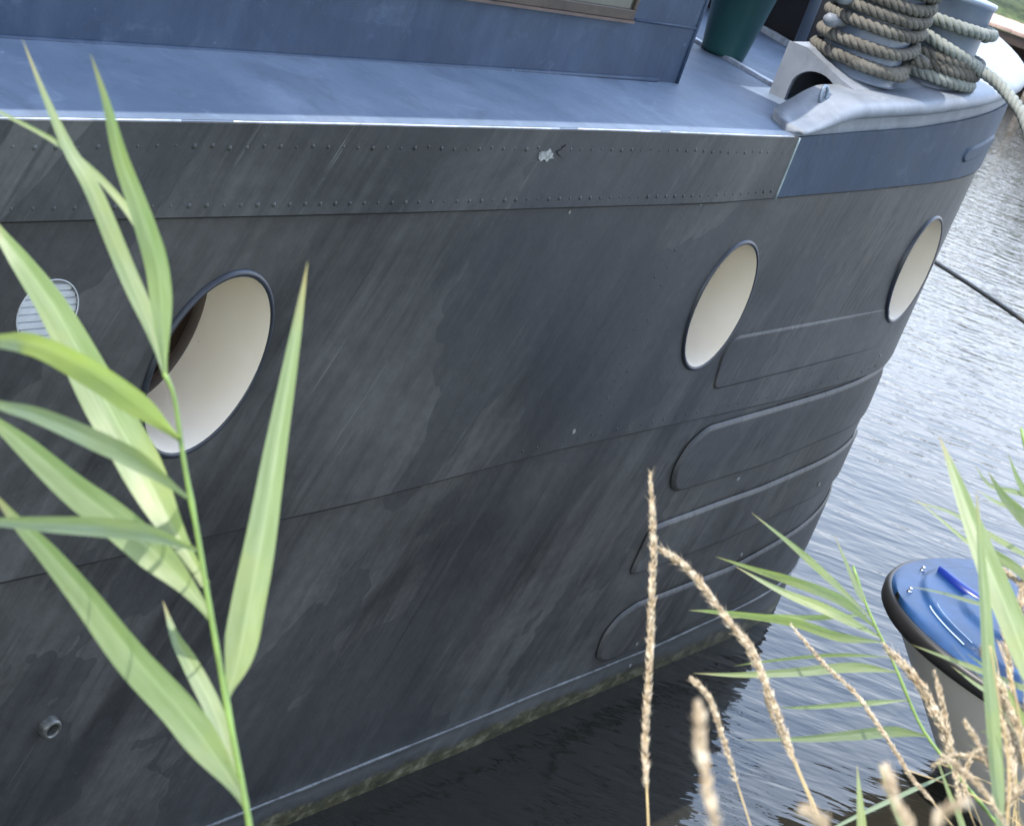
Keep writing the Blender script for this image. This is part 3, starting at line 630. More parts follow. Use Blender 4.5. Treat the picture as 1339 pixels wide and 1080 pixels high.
# ------------------------------------------------------------------ small boat
bx = V((.985, .17, 0)).normalized(); by = V((-bx.y, bx.x, 0)); bT = V((1.115, 4.085, 0))
boat = empty('dinghy', 'small blue decked dinghy with cream hull and black gunwale fender moored by the reeds', 'boat', tuple(bT + bx * 1.3))
def bw(x, L=3.0): return .60 * sqrt(max(0, 1 - (1 - min(x, 1.1) / 1.1) ** 2)) if x < 1.1 else .60 - .05 * ((x - 1.1) / 1.9) ** 2
def bz_(x): return .50 - .05 * min(1, x / 1.2)
def bp(x, y, z): return bT + bx * x + by * y + V((0, 0, z))
XS = [0, .0008, .003, .007, .014, .024, .036, .05, .07, .1, .15, .21, .28, .37, .48, .62, .8, 1.0, 1.25, 1.6, 2.0, 2.5, 3.0]
def sect(x, side):
    w = bw(x); z0 = bz_(x); out = []
    for k in range(9):
        v = k / 8; z = (z0 - .01) * (1 - v) + (-.172) * v
        stem = .40 * (1 - max(0, z + .02) / .5) if z > -.02 else .42 + .5 * (-.02 - z)
        xx = x + stem * (1 - x / 3.0) * (1 - .0); ww = w * (1 - .30 * v ** 1.5)
        out.append(bp(xx, side * ww, z))
    return out
mb = MB(); vs = []; rows = [sect(x, 1) for x in reversed(XS)] + [sect(x, -1) for x in XS[1:]]
for r in rows: vs += r
m = 9; mb.add(vs, [(i * m + j, i * m + j + 1, (i + 1) * m + j + 1, (i + 1) * m + j) for i in range(len(rows) - 1) for j in range(m - 1)] + [tuple((k) for k in range(m)) + tuple((len(rows) - 1) * m + k for k in reversed(range(m)))])
def gel(name, c, r=.22): return simple(name, c, r, 0, .08, 3)
mb.build('hull', gel('cream gelcoat', (.62, .59, .52), .35), boat)
mb = MB(); e1 = [(1.1 * (1 - cos(pi / 2 * i / 40)), .6 * sin(pi / 2 * i / 40)) for i in range(41)] + [(x, bw(x)) for x in (1.25, 1.5, 1.8, 2.2, 2.6, 3.0)]
tpc = [bp(x, y, bz_(x)) for x, y in reversed(e1)] + [bp(x, -y, bz_(x)) for x, y in e1[1:]]; F = frames(tpc); vs = []; SEC = [(-.006, -.046), (.006, -.047), (.014, -.038), (.016, -.014), (.012, -.003), (.004, .002), (-.006, .002), (-.010, -.02)]
for i, p in enumerate(tpc):
    t_ = F[i][0]; o_ = V((t_.y, -t_.x, 0)).normalized() * -1
    if o_.dot(p - bp(1.2, 0, p.z)) < 0: o_ = -o_
    for a, h in SEC: vs.append(p + o_ * a + V((0, 0, h)))
m = len(SEC); mb.add(vs, [(i * m + j, i * m + (j + 1) % m, (i + 1) * m + (j + 1) % m, (i + 1) * m + j) for i in range(len(tpc) - 1) for j in range(m)]); mb.build('fender', M_black, boat)
# fore deck: crowned sheet with a raised panel and a crescent painted dark as its shaded side
def dk(x, y, k=0.0):
    w = max(bw(x), 1e-3); e = min(1, abs(y) / w); return bp(x, y, bz_(x) + .003 + .016 * (1 - e ** 4) + k)
mb = MB(); vs = []; NX = 90; NY = 60
for i in range(NX + 1):
    x = .0004 + 1.05 * (i / NX) ** 2
    for j in range(NY + 1):
        y = (j / NY * 2 - 1) * bw(x) * 1.0; ell = ((x - .47) / .39) ** 2 + (y / .36) ** 2
        k = .014 * sm(-ell, -1.04, -.94); e2 = ((x - .50) / .32) ** 2 + ((y - .0) / .20) ** 2; k += .012 * sm(-e2, -1.05, -.92)
        vs.append(dk(x, y, k))
m = NY + 1; mb.add(vs, [(i * m + j, i * m + j + 1, (i + 1) * m + j + 1, (i + 1) * m + j) for i in range(NX) for j in range(NY)])
M_bdeck = simple('blue gelcoat', (.009, .036, .100), .42, 0, .45, 7, spec=.2); mb.build('foredeck', M_bdeck, boat)
mb = MB()
cc = crom([(.170, .205, 0), (.200, .125, 0), (.245, .072, 0), (.31, .045, 0), (.40, .035, 0)], 17)
ou = [dk(p.x, p.y, .0285) for p in cc]; inn = [dk(p.x + .020 * sin(pi * min(1, i / 13 + .08)), p.y + .026 * sin(pi * min(.8, i / 16 + .08)), .030) for i, p in enumerate(cc)]
mb.add(ou + inn + [p - V((0, 0, .02)) for p in ou], [(i, i + 1, 17 + i + 1, 17 + i) for i in range(16)] + [(34 + i, 35 + i, i + 1, i) for i in range(16)]); mb.build('shade_crescent', simple('shaded deep blue', (.006, .02, .16), .3), boat)
mb = MB(); cc = crom([(.092, .02, 0), (.082, -.045, 0), (.100, -.12, 0), (.132, -.19, 0)], 21)
tube(mb, [dk(p.x, p.y, .004) for p in cc], .0022, 6); tube(mb, [dk(p.x + .02, p.y + .004, .013) for p in cc[4:]], .0014, 6); mb.build('groove_highlight', gel('pale highlight', (.38, .46, .6)), boat)  # pale tubes painted in as the highlight along the panel edge
for x, y in ((.04, .03), (.135, .215)):
    mb = MB(); c0 = dk(x, y, 0); lathe(mb, c0, [(.008, 0), (.008, .002), (.005, .004), (.004, .007), (.006, .010), (.004, .013), (.0001, .0135)], 16); mb.build('deck_stud', simple('chrome', (.6, .62, .65), .25, 1, .05, 5), boat)
mb = MB()
for sgn in (1, -1):
    P0 = [dk(1.05 + .1 * i, sgn * (bw(1.05 + .1 * i) - .0), 0) for i in range(20)]; P1 = [dk(1.05 + .1 * i, sgn * (bw(1.05 + .1 * i) - .13), 0) for i in range(20)]; P2 = [p + V((0, 0, -.3)) for p in P1]
    mb.add(P0 + P1 + P2, [(i, i + 1, 20 + i + 1, 20 + i) for i in range(19)] + [(20 + i, 21 + i, 41 + i, 40 + i) for i in range(19)])
p = [bp(1.05, -bw(1.05) + .1, .44), bp(1.05, bw(1.05) - .1, .44), bp(1.05, bw(1.05) - .1, .12), bp(1.05, -bw(1.05) + .1, .12), bp(3.0, .5, .12), bp(3.0, -.5, .12)]; mb.add(p, [(0, 1, 2, 3), (3, 2, 4, 5)], smooth=False)
p = [bp(2.97, -.54, .47), bp(2.97, .54, .47), bp(2.97, .54, -.1), bp(2.97, -.54, -.1)]; mb.add(p, [(0, 1, 2, 3)], smooth=False)
mb.build('cockpit', gel('light blue gelcoat', (.10, .2, .4)), boat)
mb = MB(); box(mb, bp(1.75, -.42, .33), bx * .28, by * .84, V((0, 0, .03)), bev=.006); mb.build('thwart', M_bdeck, boat)
mb = MB(); c0 = bp(.27, -.012, .20); lathe(mb, c0, [(.022, -.02), (.022, .006), (.012, .012), (.012, .03), (.016, .034), (.0001, .036)], 12, -bx); mb.build('bow_eye', simple('rusty eye', (.13, .09, .06), .6, 0, .4, 60), boat)
# ------------------------------------------------------------------ water, banks, far side
def plane(name, pts, m, kind='structure', z=None):
    mb = MB(); mb.add(pts, [tuple(range(len(pts)))], smooth=False); o = mb.build(name, m, None); tag(o, kind=kind); return o
m, nt, b = mat('canal water'); setp(b, Base_Color=(.018, .017, .013, 1), Roughness=.015, IOR=1.333, Specular_IOR_Level=.5)
w0 = noisef(nt, coords(nt, 'Object', (4.2, 12.5, 1), rot=(0, 0, radians(21))), 1.0, 2, .45, .3)
w1 = noisef(nt, coords(nt, 'Object', (12, 38, 1), rot=(0, 0, radians(17)), loc=(4, 1, 0)), 1.0, 2, .5, .2)
w2 = noisef(nt, coords(nt, 'Object', (.5, 1.4, 1), rot=(0, 0, radians(20))), 1.0, 2, .5)
h = math_(nt, 'ADD', math_(nt, 'MULTIPLY', w0, 1.0), math_(nt, 'ADD', math_(nt, 'MULTIPLY', w1, .22), math_(nt, 'MULTIPLY', w2, 1.2)))
bump(nt, b, h, 1.0, .008)
plane('water', [(-400, -200, 0), (400, -200, 0), (400, 600, 0), (-400, 600, 0)], m)
m_grass, nt, b = mat('bank grass'); c = coords(nt, 'Object')
nt.links.new(ramp(nt, noisef(nt, c, 9, 6, .7), [(.3, (.03, .05, .012)), (.5, (.06, .095, .02)), (.7, (.13, .12, .05))]), b.inputs['Base Color']); setp(b, Roughness=.9); bump(nt, b, noisef(nt, c, 60, 5, .7), .8, .02)
mb = MB(); edge = [(-6, -6), (-3, -1.9), (-1.2, .2), (-.3, 1.0), (.3, 1.55), (1.0, 2.0), (2.2, 2.35), (4.5, 2.7), (9, 3.0), (30, 4), (400, 5)]
vs = []; n = len(edge)
for k, (dy, z) in enumerate(((0, -.6), (-.12, .02), (-.35, .24), (-.8, .32), (-2.5, .38), (-150, .45))):
    for i, (x, y) in enumerate(edge): vs.append((x + (0 if k < 5 else 60), y + dy, z))
fs = [(k * n + i, k * n + i + 1, (k + 1) * n + i + 1, (k + 1) * n + i) for k in range(5) for i in range(n - 1)]
mb.add(vs, fs); tag(mb.build('near_bank', m_grass, None), kind='structure')
mb = MB(); edge = [(-300, 60), (-60, 30), (-20, 24), (0, 24.5), (5, 25.2), (12, 27), (40, 33), (300, 60)]; n = len(edge); vs = []
for k, (dy, z) in enumerate(((0, -.6), (.1, .15), (1.2, .45), (4, .7), (12, .8), (500, 1.0))):
    for i, (x, y) in enumerate(edge): vs.append((x, y + dy, z))
mb.add(vs, [(k * n + i, k * n + i + 1, (k + 1) * n + i + 1, (k + 1) * n + i) for k in range(5) for i in range(n - 1)]); tag(mb.build('far_bank', m_grass, None), kind='structure')
plane('ground', [(-400, -200, -.7), (400, -200, -.7), (400, 900, -.7), (-400, 900, -.7)], simple('canal bed', (.05, .045, .03), .9))
jt = empty('jetty', 'weathered pinkish wooden jetty on pale posts at the far bank', 'jetty', (5.0, 24.2, 0))
mb = MB()
for i in range(22): box(mb, (3.6 + .21 * i, 23.0 + .002 * (i % 3), .70 + .003 * (i % 2)), (.195, 0, 0), (0, 1.9, 0), (0, 0, .05), bev=.006)
mb.build('deck_boards', simple('pink grey planks', (.42, .29, .24), .8, 0, .35, 3), jt)
for x in (3.75, 5.0, 6.2, 7.6):
    mb = MB(); lathe(mb, (x, 23.15, -.5), [(.07, 0), (.065, 1.0), (.06, 1.18), (.0001, 1.19)], 10); mb.build('post', simple('pale post', (.4, .34, .28), .8, 0, .3, 5), jt)
mb = MB(); box(mb, (3.6, 23.02, .56), (4.6, 0, 0), (0, .1, 0), (0, 0, .13), bev=.008); mb.build('beam', simple('dark beam', (.05, .035, .028), .8), jt)
mb = MB(); box(mb, (3.6, 24.4, -.2), (4.6, 0, 0), (0, .08, 0), (0, 0, .8)); mb.build('back_wall', simple('dark sheet piling', (.035, .025, .02), .8), jt)
m_leaf = simple('tree leaves', (.06, .11, .025), .6, 0, .5, .8); m_bark = simple('bark', (.07, .055, .04), .9, 0, .4, 4)
def tree(x, y, h, r, seed, lab):
    rnd = random.Random(seed); o = empty('tree', lab, 'tree', (x, y, .6), 'trees along the far bank')
    mb = MB(); tube(mb, [(x, y, .3), (x + .1, y, .6 + h * .3), (x - .1, y + .1, .6 + h * .7)], [.22 * h / 6, .16 * h / 6, .05], 8)
    for k in range(6):
        a = rnd.uniform(0, 6.3); z0 = .6 + h * rnd.uniform(.25, .5); tube(mb, [(x, y, z0), (x + r * .7 * cos(a), y + r * .7 * sin(a), z0 + h * .28)], [.07, .02], 5)
    mb.build('trunk', m_bark, o); mb = MB()
    cl = [(rnd.gauss(0, .42), rnd.gauss(0, .42), rnd.gauss(0, .36)) for _ in range(26)]
    for k in range(2600):
        c_ = rnd.choice(cl); p = V((x + r * (c_[0] + rnd.gauss(0, .17)), y + r * (c_[1] + rnd.gauss(0, .17)), .6 + h * .6 + h * .38 * (c_[2] + rnd.gauss(0, .16))))
        d = V((rnd.gauss(0, 1), rnd.gauss(0, 1), rnd.gauss(0, 1))).normalized(); e = d.orthogonal().normalized(); f = d.cross(e); s = rnd.uniform(.07, .16)
        mb.add([p - e * s, p + f * s * .5, p + e * s, p - f * s * .5], [(0, 1, 2, 3)], smooth=False)
    mb.build('crown', m_leaf, o)
for i, (x, y, h, r) in enumerate(((3.1, 29, 2.6, 1.9), (7.4, 31, 3.4, 2.2), (12.5, 36, 5, 2.8), (-2, 33, 4.4, 2.6), (-8, 35, 5, 3), (19, 40, 6, 3.4))):
    tree(x, y, h, r, i, ['low dense green bush behind the left end of the jetty', 'round green tree behind the right end of the jetty', 'taller tree right of the jetty on the far bank', 'leafy tree left of the jetty, hidden behind the barge', 'broad tree far left behind the barge cabin', 'largest tree farthest right on the far bank'][i])
# ------------------------------------------------------------------ reeds and grasses (fine tangle at the right comes from HEADS and REEDS)
TANGLE=[[[[0.761,0.904,0.348],[0.737,0.95,0.562],[0.709,1.001,0.774],[0.679,1.058,0.978],[0.652,1.11,1.138],[0.627,1.156,1.265],[0.605,1.198,1.363],[0.585,1.236,1.439],[0.567,1.27,1.498],[0.558,1.287,1.523],[0.559,1.3,1.549],[0.561,1.309,1.569]],1],[[[0.843,0.478,0.39],[0.802,0.525,0.601],[0.757,0.579,0.809],[0.705,0.639,1.014],[0.648,0.706,1.209],[0.596,0.766,1.36],[0.55,0.82,1.477],[0.509,0.868,1.567],[0.472,0.91,1.634],[0.44,0.948,1.683],[0.428,0.962,1.698],[0.419,0.973,1.713],[0.409,0.982,1.722]],0],[[[0.748,0.563,0.318],[0.719,0.605,0.532],[0.686,0.653,0.745],[0.649,0.707,0.955],[0.608,0.766,1.156],[0.571,0.82,1.314],[0.537,0.868,1.437],[0.507,0.912,1.533],[0.48,0.951,1.606],[0.456,0.986,1.662],[0.436,1.015,1.701],[0.416,1.04,1.737],[0.397,1.058,1.761]],0],[[[0.793,0.506,0.362],[0.756,0.55,0.574],[0.713,0.6,0.784],[0.665,0.656,0.992],[0.612,0.718,1.189],[0.564,0.773,1.343],[0.521,0.823,1.463],[0.483,0.868,1.555],[0.448,0.908,1.625],[0.418,0.944,1.677],[0.394,0.972,1.711],[0.379,0.995,1.746],[0.363,1.011,1.77]],1],[[[0.663,0.611,0.277],[0.643,0.65,0.493],[0.62,0.694,0.707],[0.594,0.745,0.92],[0.565,0.8,1.124],[0.539,0.851,1.285],[0.516,0.897,1.412],[0.494,0.938,1.511],[0.475,0.975,1.588],[0.458,1.008,1.647],[0.442,1.039,1.694],[0.43,1.065,1.739],[0.422,1.082,1.772]],0],[[[0.576,0.547,0.293],[0.558,0.585,0.509],[0.537,0.63,0.724],[0.514,0.68,0.937],[0.488,0.735,1.141],[0.465,0.785,1.303],[0.444,0.831,1.43],[0.425,0.872,1.53],[0.407,0.909,1.607],[0.392,0.942,1.667],[0.379,0.97,1.71],[0.36,0.994,1.745],[0.345,1.011,1.771]],0],[[[1.137,0.856,0.233],[1.085,0.904,0.441],[1.025,0.958,0.645],[0.957,1.019,0.846],[0.884,1.086,1.035],[0.817,1.145,1.181],[0.758,1.199,1.292],[0.706,1.246,1.375],[0.66,1.288,1.436],[0.619,1.325,1.48],[0.598,1.344,1.498],[0.576,1.361,1.513],[0.552,1.374,1.519]],1],[[[0.586,0.637,0.251],[0.574,0.676,0.467],[0.56,0.72,0.682],[0.544,0.769,0.896],[0.527,0.824,1.102],[0.511,0.874,1.265],[0.497,0.919,1.393],[0.484,0.959,1.494],[0.472,0.996,1.572],[0.462,1.029,1.633],[0.456,1.048,1.663],[0.462,1.062,1.697],[0.472,1.07,1.725]],0],[[[0.811,0.639,0.282],[0.779,0.681,0.496],[0.743,0.73,0.707],[0.703,0.785,0.917],[0.658,0.846,1.117],[0.618,0.9,1.273],[0.582,0.95,1.396],[0.549,0.994,1.49],[0.52,1.034,1.562],[0.494,1.069,1.617],[0.469,1.103,1.661],[0.432,1.134,1.695],[0.396,1.156,1.716]],0],[[[0.705,0.665,0.231],[0.679,0.706,0.446],[0.65,0.752,0.659],[0.617,0.804,0.87],[0.581,0.862,1.073],[0.548,0.915,1.233],[0.518,0.962,1.359],[0.491,1.005,1.456],[0.467,1.043,1.532],[0.445,1.077,1.589],[0.421,1.115,1.643],[0.403,1.146,1.694],[0.388,1.166,1.731]],1],[[[0.652,0.669,0.228],[0.634,0.709,0.444],[0.613,0.755,0.658],[0.588,0.807,0.87],[0.562,0.865,1.074],[0.538,0.917,1.235],[0.516,0.964,1.362],[0.496,1.006,1.46],[0.479,1.045,1.537],[0.463,1.079,1.596],[0.451,1.105,1.634],[0.434,1.127,1.666],[0.42,1.143,1.688]],0],[[[1.221,0.79,0.337],[1.151,0.838,0.54],[1.072,0.893,0.738],[0.983,0.954,0.929],[0.887,1.021,1.108],[0.801,1.081,1.243],[0.724,1.134,1.343],[0.657,1.18,1.416],[0.599,1.22,1.468],[0.549,1.255,1.502],[0.523,1.273,1.515],[0.478,1.291,1.516],[0.427,1.305,1.509]],0],[[[1.161,0.844,0.253],[1.103,0.893,0.459],[1.037,0.947,0.662],[0.964,1.009,0.86],[0.883,1.076,1.046],[0.811,1.136,1.189],[0.747,1.19,1.297],[0.69,1.237,1.378],[0.64,1.279,1.436],[0.596,1.315,1.477],[0.566,1.34,1.499],[0.527,1.363,1.514],[0.483,1.381,1.517]],1],[[[0.831,0.5,0.377],[0.79,0.544,0.589],[0.743,0.595,0.798],[0.69,0.652,1.003],[0.631,0.714,1.199],[0.579,0.77,1.352],[0.531,0.821,1.47],[0.489,0.866,1.56],[0.451,0.906,1.628],[0.418,0.942,1.678],[0.389,0.973,1.714],[0.37,0.997,1.75],[0.35,1.015,1.774]],0],[[[0.643,0.928,0.311],[0.63,0.972,0.526],[0.615,1.021,0.74],[0.599,1.076,0.946],[0.585,1.125,1.109],[0.571,1.17,1.237],[0.559,1.21,1.338],[0.549,1.247,1.417],[0.539,1.28,1.478],[0.534,1.297,1.505],[0.525,1.312,1.526],[0.519,1.323,1.542]],0],[[[0.699,0.808,0.386],[0.675,0.853,0.6],[0.648,0.905,0.812],[0.618,0.962,1.017],[0.591,1.014,1.179],[0.566,1.061,1.307],[0.544,1.103,1.406],[0.524,1.141,1.483],[0.506,1.175,1.542],[0.486,1.213,1.598],[0.475,1.243,1.654],[0.468,1.263,1.695]],1],[[[1.249,0.836,0.303],[1.182,0.887,0.507],[1.106,0.944,0.705],[1.021,1.008,0.898],[0.928,1.077,1.077],[0.845,1.139,1.213],[0.772,1.194,1.315],[0.708,1.243,1.389],[0.651,1.285,1.441],[0.603,1.321,1.476],[0.575,1.342,1.491],[0.53,1.362,1.494],[0.478,1.378,1.488]],0],[[[0.665,0.86,0.358],[0.647,0.904,0.573],[0.627,0.954,0.786],[0.604,1.009,0.992],[0.584,1.059,1.154],[0.566,1.104,1.282],[0.549,1.144,1.382],[0.534,1.181,1.46],[0.521,1.214,1.52],[0.508,1.246,1.57],[0.509,1.271,1.623],[0.515,1.287,1.664]],0],[[[0.812,0.642,0.275],[0.779,0.686,0.488],[0.741,0.735,0.699],[0.698,0.791,0.907],[0.65,0.852,1.106],[0.607,0.908,1.262],[0.569,0.958,1.383],[0.534,1.002,1.477],[0.503,1.042,1.548],[0.476,1.078,1.602],[0.449,1.113,1.646],[0.409,1.144,1.678],[0.368,1.166,1.698]],1],[[[0.665,0.891,0.304],[0.648,0.934,0.519],[0.629,0.984,0.732],[0.606,1.04,0.944],[0.586,1.091,1.112],[0.568,1.137,1.245],[0.551,1.179,1.349],[0.536,1.217,1.43],[0.523,1.251,1.493],[0.508,1.289,1.553],[0.48,1.323,1.601],[0.458,1.346,1.636]],0],[[[0.863,0.738,0.229],[0.832,0.781,0.443],[0.796,0.83,0.654],[0.756,0.886,0.863],[0.712,0.947,1.063],[0.672,1.003,1.22],[0.636,1.052,1.342],[0.604,1.097,1.436],[0.575,1.137,1.509],[0.549,1.173,1.563],[0.523,1.209,1.609],[0.499,1.238,1.651],[0.476,1.26,1.68]],0],[[[0.817,0.713,0.23],[0.788,0.756,0.444],[0.755,0.803,0.656],[0.717,0.858,0.866],[0.676,0.918,1.068],[0.638,0.972,1.227],[0.604,1.021,1.35],[0.574,1.065,1.446],[0.546,1.105,1.52],[0.522,1.14,1.576],[0.495,1.179,1.628],[0.479,1.21,1.682],[0.465,1.231,1.72]],1]]
